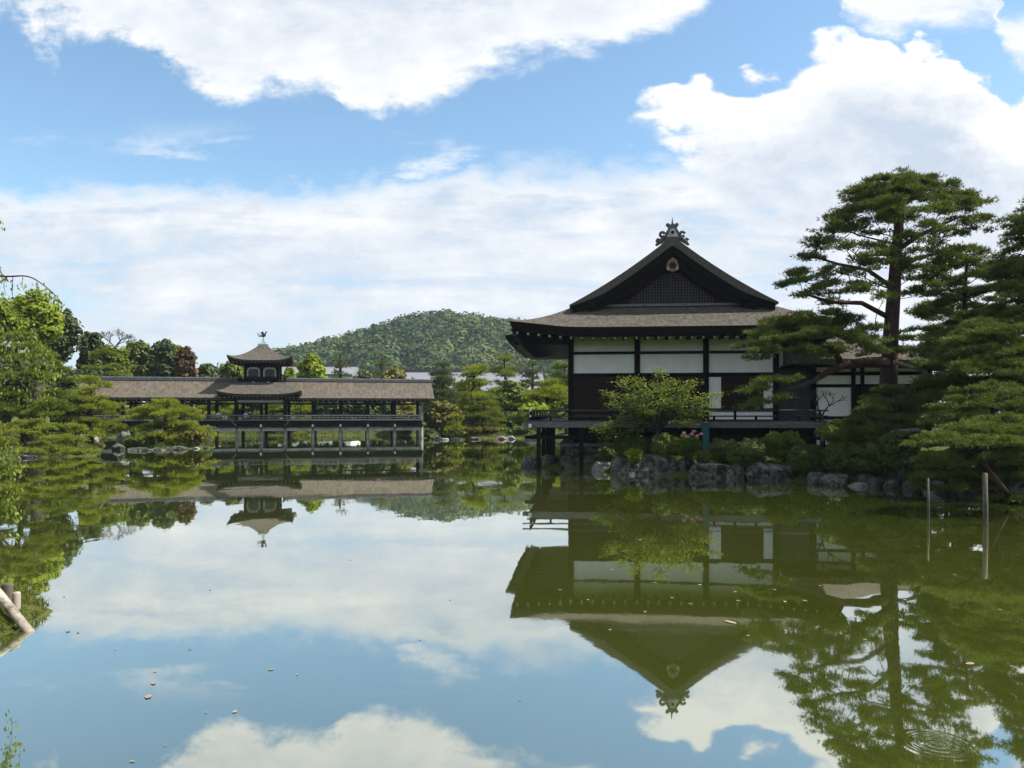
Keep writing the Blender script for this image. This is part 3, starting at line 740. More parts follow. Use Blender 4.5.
# ------------------------------------------------------------------ covered bridge with phoenix pavilion
def build_bridge():
    BR_A = math.radians(12); BY = 68.6; BX = PX(263.3, 68.6)
    t = thing('covered_bridge', 'long roofed timber bridge with a two tier pavilion standing in the pond', 'bridge', (BX, BY, 0), BR_A)
    W, G = MATS['dark_wood'], MATS['weathered_wood']
    ca, sa = math.cos(BR_A), math.sin(BR_A)
    def X(px, y=-2.0):
        m = (px - CX) / F
        return (m * (BY + y * ca) - (BX - y * sa)) / (ca - m * sa)
    x0, x1 = X(76, -1.5), X(433, -1.5)
    # long roof: curved section swept along the bridge
    sec = []
    for q in range(9):
        f = q / 8; y = -2.75 + 2.75 * f; sec.append((y, 3.62 + 1.58 * (0.75 * f + 0.25 * f * f)))
    full = sec + [(-y, z) for y, z in sec[-2::-1]]
    under = [(y * 0.97, z - 0.2) for y, z in full]
    n = len(full)
    xs = np.linspace(x0, x1, 40)
    V = []; Fc = []
    def endx(x, z, i):
        sk = (5.2 - z) * 0.18
        return x
    for i, x in enumerate(xs):
        V += [(x, y, z) for y, z in full] + [(x, y, z) for y, z in under]
    for i in range(len(xs) - 1):
        a = i * 2 * n; b = a + 2 * n
        for j in range(n - 1):
            Fc += [(a + j, b + j, b + j + 1, a + j + 1), (a + n + j, a + n + j + 1, b + n + j + 1, b + n + j)]
        Fc += [(a, a + n, b + n, b), (a + n - 1, b + n - 1, b + 2 * n - 1, a + 2 * n - 1)]
    for a, fl in ((0, 0), ((len(xs) - 1) * 2 * n, 1)):
        for j in range(n - 1):
            q = (a + j, a + j + 1, a + n + j + 1, a + n + j); Fc.append(q if fl else q[::-1])
    MB().add(V, Fc).build('long_roof', MATS['bridge_roof'], t)
    rb = MB()
    for a, b in ((x0 - 0.1, -2.0), (2.0, x1 + 0.1)):
        rb.box(a, b, -0.2, 0.2, 5.14, 5.3); rb.tube([(a, 0, 5.34), (b, 0, 5.34)], 0.12, 8)
    rb.build('ridge', MATS['tile_dark'], t)
    for s in (-1, 1):
        for x in (x0, x1):
            poly = [(y, z - 0.2) for y, z in full] + [(y * 0.92, z - 0.42) for y, z in full[::-1]]
        break
    MB().box(x0 + 0.3, x1 - 0.3, -2.52, -2.38, 3.36, 3.47).build('eaves_board', W, t)
    MB().box(x0 + 0.3, x1 - 0.3, 2.38, 2.52, 3.36, 3.47).build('eaves_board', W, t)
    first_end = {}
    def rafter_end(x, y, z, h):
        if h not in first_end: first_end[h] = MB().box(-h, h, -0.022, 0.022, -0.045, 0.045).build('rafter_end', MATS['rafter_grey'], t, (x, y, z))
        else: link('rafter_end', first_end[h].data, t, (x, y, z))
    for x in np.arange(x0 + 0.3, x1 - 0.2, 0.42):
        if abs(x) > 3.6: rafter_end(x, -2.548, 3.38, 0.035)
    # posts above the deck, in two rows
    ppx = [97, 118, 122.5, 155, 182, 209, 237, 261.5, 285.5, 313, 340.5, 367.8, 394.5, 421.5]
    fl = MB().box(-0.13, 0.13, -0.13, 0.13, 1.1, 3.55); fb = None
    for r, y in enumerate((-2.0, 2.0)):
        for px in ppx:
            x = X(px)
            top = 3.55
            if px == 421.5: o = MB().box(-0.14, 0.14, -0.14, 0.14, 0.9, 3.55).build('post', MATS['pile_wood'] if r == 0 else W, t, (x, y, 0))
            elif fb is None: fb = fl.build('post', W, t, (x, y, 0), bevel=0.015)
            else: link('post', fb.data, t, (x, y, 0))
    for y in (-2.0, 2.0):
        MB().box(X(97), X(237), y - 0.08, y + 0.08, 3.08, 3.2).build('tie_beam', W, t)
        MB().box(X(286), X(421), y - 0.08, y + 0.08, 3.08, 3.2).build('tie_beam', W, t)
    # piles standing in the water, pale beam between, dark fascia and bench rail above
    bx0, bx1 = X(97), X(421.5)
    lp = MB().tube([(0, 0, -1.2), (0, 0, 1.1)], [0.17, 0.16], 10); lpo = None
    for y in (-2.05, 2.0):
        for px in (118, 155, 182, 209, 237, 261.5, 285.5, 313, 340.5, 367.8, 394.5, 421.5):
            if lpo is None: lpo = lp.build('pile', MATS['pile_wood'], t, (X(px), y, 0), smooth=True)
            else: link('pile', lpo.data, t, (X(px), y, 0))
    MB().box(bx0 - 0.3, bx1, -2.17, -1.95, 0.76, 1.085).build('pale_beam', MATS['aged_white'], t)
    MB().box(bx0 - 0.3, bx1, 1.95, 2.15, 0.76, 1.085).build('pale_beam', MATS['aged_white'], t)
    MB().box(bx0 - 0.3, bx1 + 0.1, -2.4, 2.4, 1.09, 1.32).build('deck', W, t)
    MB().box(bx0 - 0.3, bx1, -2.44, -2.36, 1.325, 1.66).build('fascia', W, t)
    MB().box(bx0 - 0.3, bx1, 2.36, 2.44, 1.325, 1.66).build('fascia', W, t)
    for y0, y1 in ((-2.75, -2.36), (2.3, 2.75)):
        MB().box(bx0 - 0.3, bx1 + 0.05, y0, y1, 1.665, 1.76).build('bench_edge', G, t)
    br = MB()
    for y in (-2.72, 2.72):
        br.box(bx0 - 0.3, bx1, y - 0.04, y + 0.04, 2.06, 2.15); br.box(bx0 - 0.3, bx1, y - 0.03, y + 0.03, 1.89, 1.94)
        for x in np.arange(bx0, bx1, 0.39): br.box(x - 0.02, x + 0.02, y - 0.025, y + 0.025, 1.76, 2.06)
    br.build('bench_back', G, t)
    for px in (209, 261.5, 313, 340.5, 367.8, 394.5):
        MB().tube([(X(px), -2.47, 1.12), (X(px), -2.5, 1.32)], [0.1, 0.085], 8).build('beam_end', MATS['white_paint'], t)
    # bracing struts under the pavilion
    for px, s in ((237, 1), (285.5, -1)):
        MB().tube([(X(px) - s * 0.35, -2.62, 1.62), (X(px), -2.47, 1.2)], 0.05, 6).build('bracket', MATS['pile_wood'], t)
    # pavilion: lower skirt roof
    def hip_roof(name, hw, hd, zt, ze, tw, td, thick, lift, par, mat, m=16, conc=0.35):
        """four sided roof sagging from (tw, td) at zt to (hw, hd) at ze with lifted corners"""
        V = []; Fc = []; R = 9
        per = []
        for k in range(m): per.append((-1 + 2 * k / m, -1))
        for k in range(m): per.append((1, -1 + 2 * k / m))
        for k in range(m): per.append((1 - 2 * k / m, 1))
        for k in range(m): per.append((-1, 1 - 2 * k / m))
        n = len(per)
        for r in range(R):
            f = r / (R - 1)
            for (a, b) in per:
                g = min(abs(a), abs(b))
                z = zt + (ze - zt) * (f * (1 + conc) - conc * f * f) + lift * (g ** 4) * f ** 3
                V.append((a * (tw + (hw - tw) * f), b * (td + (hd - td) * f), z))
        for (a, b) in per:
            g = min(abs(a), abs(b)); V.append((a * hw * 0.965, b * hd * 0.965, ze - thick + lift * g ** 4))
        for (a, b) in per: V.append((a * hw * 0.6, b * hd * 0.6, ze - thick + 0.06))
        for r in range(R + 1):
            for k in range(n):
                k2 = (k + 1) % n; Fc.append((r * n + k, (r + 1) * n + k, (r + 1) * n + k2, r * n + k2))
        Fc.append(tuple(range(n)))
        Fc.append(tuple((R + 1) * n + k for k in range(n - 1, -1, -1)))
        return MB().add(V, Fc).build(name, mat, par)
    hip_roof('skirt_roof', 3.5, 3.6, 5.02, 3.92, 2.1, 1.9, 0.22, 0.32, t, MATS['bark_roof'], conc=0.25)
    MB().box(-3.2, 3.2, -3.25, 3.25, 3.55, 3.71).build('skirt_soffit', W, t)
    for x in np.arange(-3.1, 3.11, 0.33): rafter_end(x, -3.30, 3.65, 0.04)
    for x in (X(237), X(285.5)): MB().box(x - 0.13, x + 0.13, -2.75, -2.45, 1.7, 3.56).build('post', W, t)
    MB().box(X(237) + 0.131, X(285.5) - 0.131, -2.66, -2.54, 3.22, 3.42).build('transom_panel', MATS['aged_white'], t)
    MB().box(X(237) + 0.131, X(285.5) - 0.131, -2.67, -2.53, 3.10, 3.21).build('tie_beam', W, t)
    # tower: balcony, wall with two arched windows
    tb = MB(); tb.box(-1.95, 1.95, -1.95, 1.95, 4.82, 5.02); tb.box(-1.72, 1.72, -1.72, 1.72, 5.02, 5.12)
    for z in (5.30, 5.42):
        for s in (-1, 1):
            tb.box(-1.98, 1.98, s * 1.88 - 0.035, s * 1.88 + 0.035, z, z + 0.06); tb.box(s * 1.88 - 0.035, s * 1.88 + 0.035, -1.84, 1.84, z + 0.002, z + 0.058)
    for x in np.arange(-1.88, 1.9, 0.47):
        for s in (-1, 1): tb.box(x - 0.03, x + 0.03, s * 1.88 - 0.03, s * 1.88 + 0.03, 5.02, 5.3); tb.box(s * 1.88 - 0.03, s * 1.88 + 0.03, x - 0.03, x + 0.03, 5.02, 5.3)
    tb.build('balcony', W, t)
    for x in (-0.62, 0.62): MB().box(x - 0.07, x + 0.07, -1.99, -1.955, 4.88, 5.0).build('balcony_beam_end', MATS['white_paint'], t)
    MB().box(-1.34, 1.34, -1.34, 1.34, 5.13, 6.66).build('tower_wall', W, t)
    for x in (-1.36, 0, 1.36):
        for y in (-1.36, 1.36): MB().box(x - 0.11, x + 0.11, y - 0.11, y + 0.11, 5.12, 6.68).build('tower_post', W, t)
    for xc in (-0.68, 0.68):
        outer = [(xc - 0.54, 5.42), (xc - 0.55, 5.95), (xc - 0.50, 6.18), (xc - 0.3, 6.30), (xc + 0.3, 6.30), (xc + 0.50, 6.18), (xc + 0.55, 5.95), (xc + 0.54, 5.42)]
        inner = [(xc - 0.42, 5.42), (xc - 0.42, 5.90), (xc - 0.36, 6.08), (xc - 0.2, 6.15), (xc + 0.2, 6.15), (xc + 0.36, 6.08), (xc + 0.42, 5.90), (xc + 0.42, 5.42)]
        n_ = len(outer); V = []; Fc = []
        for y in (-1.40, -1.345):
            V += [(p[0], y, p[1]) for p in outer] + [(p[0], y, p[1]) for p in inner]
        for i in range(n_ - 1):
            Fc += [(i, i + 1, n_ + i + 1, n_ + i), (2 * n_ + i, 3 * n_ + i, 3 * n_ + i + 1, 2 * n_ + i + 1), (i, 2 * n_ + i, 2 * n_ + i + 1, i + 1), (n_ + i, n_ + i + 1, 3 * n_ + i + 1, 3 * n_ + i)]
        w = MB().add(V, Fc).build('tower_window', MATS['aged_white'], t)
        MB().prism(inner, -1.37, -1.342).build('window_shutter', MATS['bronze_dark'], w)
    hip_roof('upper_roof', 2.72, 2.72, 8.35, 6.86, 0.32, 0.32, 0.2, 0.42, t, MATS['bark_roof'], conc=0.55)
    MB().box(-2.3, 2.3, -2.3, 2.3, 6.60, 6.68).build('upper_soffit', W, t)
    for x in np.arange(-2.2, 2.21, 0.3): rafter_end(x, -2.40, 6.665, 0.04)
    fb_ = MB(); fb_.box(-0.42, 0.42, -0.42, 0.42, 8.28, 8.42)
    fb_.add([(-0.34, -0.34, 8.42), (0.34, -0.34, 8.42), (0.34, 0.34, 8.42), (-0.34, 0.34, 8.42), (-0.1, -0.1, 8.72), (0.1, -0.1, 8.72), (0.1, 0.1, 8.72), (-0.1, 0.1, 8.72)],
            [(0, 1, 5, 4), (1, 2, 6, 5), (2, 3, 7, 6), (3, 0, 4, 7), (4, 5, 6, 7)])
    fb_.tube([(0, 0, 8.7), (0, 0, 8.92)], [0.09, 0.05], 8)
    fin = fb_.build('finial', MATS['copper_green'], t)
    # bronze phoenix facing right, tail raised on the left
    ph = MB()
    ph.tube([(0.02, 0, 8.9), (0.02, 0, 9.12)], 0.025, 6)
    ph.tube([(-0.20, 0, 9.16), (-0.05, 0, 9.16), (0.10, 0, 9.22), (0.17, 0, 9.36), (0.20, 0, 9.48), (0.27, 0, 9.54), (0.38, 0, 9.52)], [0.05, 0.12, 0.13, 0.075, 0.05, 0.06, 0.012], 8)
    ph.tube([(-0.16, 0, 9.16), (-0.34, 0, 9.12), (-0.46, 0, 9.26), (-0.52, 0, 9.44)], [0.05, 0.04, 0.03, 0.012], 6)
    ph.tube([(-0.16, 0, 9.18), (-0.30, 0.03, 9.24), (-0.38, 0.05, 9.38), (-0.40, 0.06, 9.52)], [0.04, 0.035, 0.025, 0.01], 6)
    for s in (-1, 1):
        ph.add([(0.08, s * 0.09, 9.28), (-0.10, s * 0.12, 9.20), (-0.20, s * 0.26, 9.44), (-0.02, s * 0.22, 9.58), (0.02, s * 0.11, 9.30), (-0.1, s * 0.15, 9.22), (-0.18, s * 0.28, 9.46)], [(0, 1, 2, 3), (0, 3, 4), (4, 3, 6, 5)])
    ph.build('phoenix', MATS['bronze_dark'], fin, smooth=True)
build_bridge()

# ------------------------------------------------------------------ far roofs behind the garden
def far_building(name, label, cat, px0, px1, D, y_ridge, y_eave, depth, y_wall):
    xm = PX((px0 + px1) / 2, D); hw = (px1 - px0) / 2 * D / F
    zr, ze = PZ(y_ridge, D + depth / 2), PZ(y_eave, D)
    t = thing(name, label, cat, (xm, D, 0.8))
    b = MB()
    V = [(-hw, 0, ze), (hw, 0, ze), (hw, depth, ze), (-hw, depth, ze), (-hw * 0.97, depth / 2, zr), (hw * 0.97, depth / 2, zr)]
    V += [(-hw, 0.1, ze - 0.25), (hw, 0.1, ze - 0.25), (hw, depth - 0.1, ze - 0.25), (-hw, depth - 0.1, ze - 0.25)]
    V = [(a, c, z - 0.8) for a, c, z in V]
    b.add(V, [(0, 1, 5, 4), (2, 3, 4, 5), (0, 4, 3, 9, 6), (1, 7, 8, 2, 5), (0, 6, 7, 1), (2, 8, 9, 3), (6, 9, 8, 7)])
    b.build('roof', MATS['roof_tile_pale'], t)
    MB().box(-hw * 0.98, hw * 0.98, depth / 2 - 0.3, depth / 2 + 0.3, zr - 0.9, zr - 0.45).build('ridge', MATS['tile_dark'], t)
    MB().box(-hw * 0.93, hw * 0.93, 1.2, depth - 1.2, -0.3, ze - 1.06).build('wall', MATS['plaster'], t)
    return t, hw, zr
_t, _hw, _zr = far_building('shrine_hall', 'long hall with pale grey tiled roof seen through pines beyond the bridge', 'hall', 396, 546, 108, 371.5, 391, 12, 400)
tb_ = MB()
for i in range(20):                                     # rolls of round tiles down the front slope
    pass
ob_ = MB()
ob_.tube([(_hw * 0 - 8.3, 0.6, PZ(386, 108) - 0.8), (-8.3, 0.5, PZ(382.5, 108) - 0.8), (-8.0, 0.5, PZ(379, 108) - 0.8), (-8.4, 0.5, PZ(377, 108) - 0.8)], [0.28, 0.35, 0.3, 0.1], 8)
ob_.build('roof_ornament', MATS['tile_dark'], _t, smooth=True)
far_building('white_building', 'pale low building glimpsed behind the lime green tree', 'building', 272, 352, 122, 366.5, 374, 10, 400)

# ------------------------------------------------------------------ vegetation builders
def ang_noise(th, rng, k=4, amp=0.22):
    s = np.zeros_like(th)
    for q in range(2, 2 + k): s += rng.normal() / q * np.sin(q * th + rng.uniform(0, 6.28))
    return 1 + amp * s

def pad_tufts(c, rx, ry, rz, L, dens, rng):
    """points on one flat cloud of pine needles, clumped"""
    area = math.pi * rx * ry
    n = max(12, int(dens * area / (L * L) * 6.5))
    nsub = max(4, int(area / (L * L * 7)))
    th = rng.uniform(0, 2 * np.pi, nsub); r = np.sqrt(rng.uniform(0, 1, nsub))
    ph = rng.uniform(0, 6.28, 3)
    out = 1 + 0.18 * np.sin(3 * th + ph[0]) + 0.12 * np.sin(5 * th + ph[1])
    sx, sy = r * np.cos(th) * out, r * np.sin(th) * out
    sz = np.sqrt(np.clip(1 - r * r, 0, 1)) * rng.uniform(0.45, 1.1, nsub) - 0.18 * r * r
    under = rng.uniform(size=nsub) < 0.08
    sz = np.where(under, -0.25 * rng.uniform(0, 1, nsub), sz)
    w = rng.integers(0, nsub, n)
    g = rng.normal(0, 1, (n, 3)) * np.array([0.9, 0.9, 0.30]) * L * 1.0
    pos = np.stack([sx[w] * rx, sy[w] * ry, sz[w] * rz], 1) + g
    d = np.stack([sx[w] * 0.7, sy[w] * 0.7, np.full(n, 0.50)], 1) + g / (L * 3.0)
    sub_t = rng.uniform(0, 1, nsub)
    return pos + np.asarray(c), unit(d), np.clip(0.15 + 0.6 * sub_t[w] + rng.normal(0, 0.14, n), 0, 1)

def pine_obj(name, label, cat, base, pads, trunk, tr, mat, L=0.2, dens=1.0, k=5, bark='pine_bark', seed=1, group=None, limbs=True, extra=None, wid=0.2, spread=0.85):
    """trunk: list of points from the foot up; pads: (x, y, z, rx, ry, rz) in world space"""
    rng = np.random.default_rng(seed); t = thing(name, label, cat, base, 0, group)
    b = Vector(base)
    ps, ds, ts = [], [], []
    for p in pads:
        a = pad_tufts(np.array(p[:3]) - np.array(base), p[3], p[4], p[5], L, dens, rng); ps.append(a[0]); ds.append(a[1]); ts.append(a[2])
    pos, d, tint = np.concatenate(ps), np.concatenate(ds), np.concatenate(ts)
    v, f = tuft_arrays(pos, d, L * rng.uniform(0.8, 1.2, len(pos)), rng, k, spread, wid)
    link('crown', np_mesh('crown', v, f, MATS[mat], np.repeat(tint, k)), t)
    mb = MB(); tp = [Vector(q) - b for q in trunk]
    n = len(tp); rr = [tr * (1 - 0.75 * i / max(1, n - 1)) for i in range(n)]; rr[0] *= 1.25
    mb.tube(tp, rr, 9)
    if limbs:
        Dp = base[1] if not isinstance(base, Vector) else base.y
        nodes = []                                  # ends of limbs already grown: later limbs fork from the nearest one
        def axis_d(p):
            return min(math.hypot(p[0] - b.x - q.x, p[1] - b.y - q.y) + 0.4 * abs(p[2] - b.z - q.z) for q in tp)
        for p in sorted(pads, key=axis_d):
            c = Vector(p[:3]) - b; e = c - Vector((0, 0, p[5] * 0.1))
            if len(p) > 6: nodes.append((e, 0.02)); continue
            best = None
            for i in range(n - 1):
                for q in (0.0, 0.33, 0.66):
                    m = tp[i].lerp(tp[i + 1], q)
                    hd = Vector((c.x - m.x, c.y - m.y)).length
                    s = (e - m).length + 0.5 * abs((c.z - m.z) - 0.28 * hd)
                    if best is None or s < best[0]: best = (s, m, min(rr[i] * 0.36, 0.020 * (e - m).length))
            for (q, r) in nodes:
                s = (e - q).length * 1.25 + 0.9 * max(0.0, q.z - e.z) + 0.05
                if s < best[0]: best = (s, q, r * 0.8)
            m, r0 = best[1], max(0.0006 * Dp, best[2]); ln = (e - m).length
            j = lambda k: Vector((rng.normal(0, k), rng.normal(0, k), rng.normal(0, k * 0.6))) * ln
            mid = m.lerp(e, 0.5) + j(0.09) + Vector((0, 0, 0.03)) * ln
            mid2 = m.lerp(e, 0.8) + j(0.06) - Vector((0, 0, 0.03)) * ln
            mb.tube([m, m.lerp(mid, 0.5) + j(0.05), mid, mid2, e], [r0, r0 * 0.9, r0 * 0.8, r0 * 0.7, r0 * 0.55], 6)
            nodes.append((e, r0 * 0.8)); nodes.append((mid, r0 * 0.9))
            for q in range(2):                      # twigs fanning under the pad
                a = rng.uniform(0, 6.28); w = c + Vector((math.cos(a) * p[3] * 0.7, math.sin(a) * p[4] * 0.7, 0.02))
                mb.tube([mid2, mid2.lerp(w, 0.5) + Vector((0, 0, -0.03)), w], [r0 * 0.42, r0 * 0.3, r0 * 0.12], 5)
    if extra: extra(mb, b)
    mb.build('trunk', MATS[bark], t, smooth=True)
    return t

def tier_pads(cx, cy, z0, z1, R, tiers, rng, depth=0.8, shape='dome', per=5, flat=0.28, padr=0.42):
    pads = []
    for i in range(tiers):
        f = i / max(1, tiers - 1); z = z0 + (z1 - z0) * f
        if shape == 'dome': r = R * math.sqrt(max(0.06, 1 - (f * 0.97) ** 2))
        elif shape == 'cone': r = R * (1 - 0.82 * f)
        else: r = R * (0.55 + 0.45 * math.sin(math.pi * (0.15 + 0.75 * f)))
        pr = max(R * padr * (0.75 + 0.25 * r / R), 0.18)
        if r < pr * 1.05 or i == tiers - 1:
            pads.append((cx + rng.normal(0, 0.05) * R, cy, z, pr, pr * depth, pr * flat * 1.25)); 
            if r > pr * 0.6:
                for q in range(2): pads.append((cx + (q * 2 - 1) * r * 0.55, cy + rng.normal(0, 0.2) * r, z - pr * 0.25, pr * 0.8, pr * 0.8 * depth, pr * flat))
            continue
        m = max(3, int(per * (0.6 + 0.4 * r / R))); a0 = rng.uniform(0, 6.28)
        for q in range(m):
            a = a0 + 2 * math.pi * q / m + rng.normal(0, 0.15); rad = (r - pr * 0.6) * rng.uniform(0.8, 1.05)
            s = pr * rng.uniform(0.6, 1.15)
            pads.append((cx + math.cos(a) * rad, cy + math.sin(a) * rad * depth, z + rng.normal(0, 0.30) * (z1 - z0) / max(1, tiers - 1), s, s * depth, s * flat))
    return pads

def pine_px(name, label, pxl, pxr, yt, yb, D, mat, tiers=5, per=5, seed=1, shape='dome', L=None, dens=1.0, depth=0.8, trunk_r=None, lean=0.0, bark='pine_bark', trunk_px=None, group=None, k=5, flat=0.22, padr=0.42, cat='pine tree', base_z=None):
    rng = np.random.default_rng(seed)
    x = PX((pxl + pxr) / 2, D); R = (pxr - pxl) / 2 * D / F
    L = L or max(0.10, 0.0036 * D)
    zt, zb = PZ(yt, D), PZ(yb, D)
    z0 = min(zb + 0.12 * (zt - zb), zt - 0.2)
    pads = tier_pads(x, D, z0, zt - R * padr * flat * 0.9, R * 0.93, tiers, rng, depth, shape, per, flat, padr)
    bx = x - lean * R if trunk_px is None else PX(trunk_px, D)
    bz = g1(bx, D) if base_z is None else base_z
    h = zt - bz
    tk = [(bx, D, bz - 0.15)]
    for q in (0.25, 0.5, 0.75, 0.97): tk.append((bx + (x - bx) * q ** 0.8 + rng.normal(0, 0.03) * R, D + rng.normal(0, 0.03) * R, bz + h * q))
    return pine_obj(name, label, cat, (bx, D, bz), pads, tk, trunk_r or max(0.06, 0.045 * h), mat, L, dens, k, bark, seed, group, spread=0.85)

def broad_px(name, label, pxl, pxr, yt, yb, D, mat, seed=1, n=None, leaf=None, lumps=46, cat='tree', trunk=True, depth=0.8, group=None, gap=0.0, bark='grey_bark', base_z=None, ragged=1.0):
    """broadleaved tree or shrub: leaves spread on many lumps filling an egg-shaped crown"""
    rng = np.random.default_rng(seed)
    x = PX((pxl + pxr) / 2, D); R = (pxr - pxl) / 2 * D / F; zt, zb = PZ(yt, D), PZ(yb, D)
    bz = g1(x, D) if base_z is None else base_z
    if zb < bz: zb = bz
    H = max(zt - zb, 0.1)
    leaf = leaf or max(0.03, 0.0030 * D)
    cz = zb + H * 0.48; hz = H * 0.52
    lumps = int(lumps * min(2.5, max(1.0, hz / R, R / hz)))
    d = sph(lumps, rng); d[:, 2] = d[:, 2] * 0.95 + 0.08
    m0 = min(R, hz)
    lr = rng.uniform(0.16, 0.38, lumps)
    rad = rng.uniform(0.45, 1.0, lumps) ** 0.6
    lc = np.stack([d[:, 0] * (R - lr * m0) * rad, d[:, 1] * (R * depth - lr * m0 * depth) * rad, d[:, 2] * (hz - lr * m0) * rad], 1)
    lc = np.concatenate([lc, [[0, 0, 0]]]); lr = np.concatenate([lr, [0.55]])
    nl = len(lc)
    if n is None: n = int(4.2 * 4 * math.pi * ((R + H / 2) / 2) ** 2 / (leaf * leaf * 1.24)); n = max(300, min(n, 32000))
    w = rng.choice(nl, n, p=lr ** 2 / (lr ** 2).sum())
    dd = sph(n, rng); dd[:, 2] = np.where(rng.uniform(size=n) < 0.6, np.abs(dd[:, 2]), dd[:, 2])
    rr = lr[w] * m0 * np.clip(1.05 - np.abs(rng.normal(0, 0.16, n)) + rng.normal(0, 0.14 * ragged, n), 0.15, 1.5)
    pos = lc[w] + dd * rr[:, None] * np.array([1, depth, 0.9])
    pos[:, 2] = np.maximum(pos[:, 2] + cz - bz, 0.02)
    nr = unit(dd * np.array([1, 1, 1.0]) + np.array([0, 0, 0.35]) + 0.75 * sph(n, rng))
    lt = rng.uniform(0, 1, nl)
    tint = np.clip(0.2 + 0.5 * lt[w] + rng.normal(0, 0.16, n), 0, 1)
    v, f = leaf_arrays(pos, nr, leaf * rng.uniform(0.7, 1.25, n), rng, 0.62)
    t = thing(name, label, cat, (x, D, bz), 0, group)
    link('foliage' if not trunk else 'crown', np_mesh('crown', v, f, MATS[mat], tint), t)
    mb = MB(); tr = max(0.02, 0.045 * (zt - bz))
    if trunk:
        mb.tube([(0, 0, -0.15), (0.02 * R, 0, (cz - bz) * 0.5), (-0.03 * R, 0, cz - bz), (0, 0, cz - bz + hz * 0.6)], [tr * 1.2, tr, tr * 0.7, tr * 0.25], 8)
        for q in range(nl - 1):
            s = Vector((0, 0, (cz - bz) * rng.uniform(0.55, 1.0))); e = Vector((lc[q][0], lc[q][1], lc[q][2] + cz - bz))
            mb.tube([s, s.lerp(e, 0.5) + Vector((0, 0, 0.06 * R)), e], [tr * 0.45, tr * 0.3, tr * 0.1], 5)
        mb.build('trunk', MATS[bark], t, smooth=True)
    else:
        for q in range(7):
            a = rng.uniform(0, 6.28); e = Vector((math.cos(a) * R * 0.5, math.sin(a) * R * 0.4, (zt - bz) * 0.7))
            mb.tube([(0, 0, -0.08), e * 0.5 + Vector((0, 0, 0.05)), e], [0.02, 0.014, 0.006], 5)
        mb.build('stems', MATS[bark], t, smooth=True)
    return t

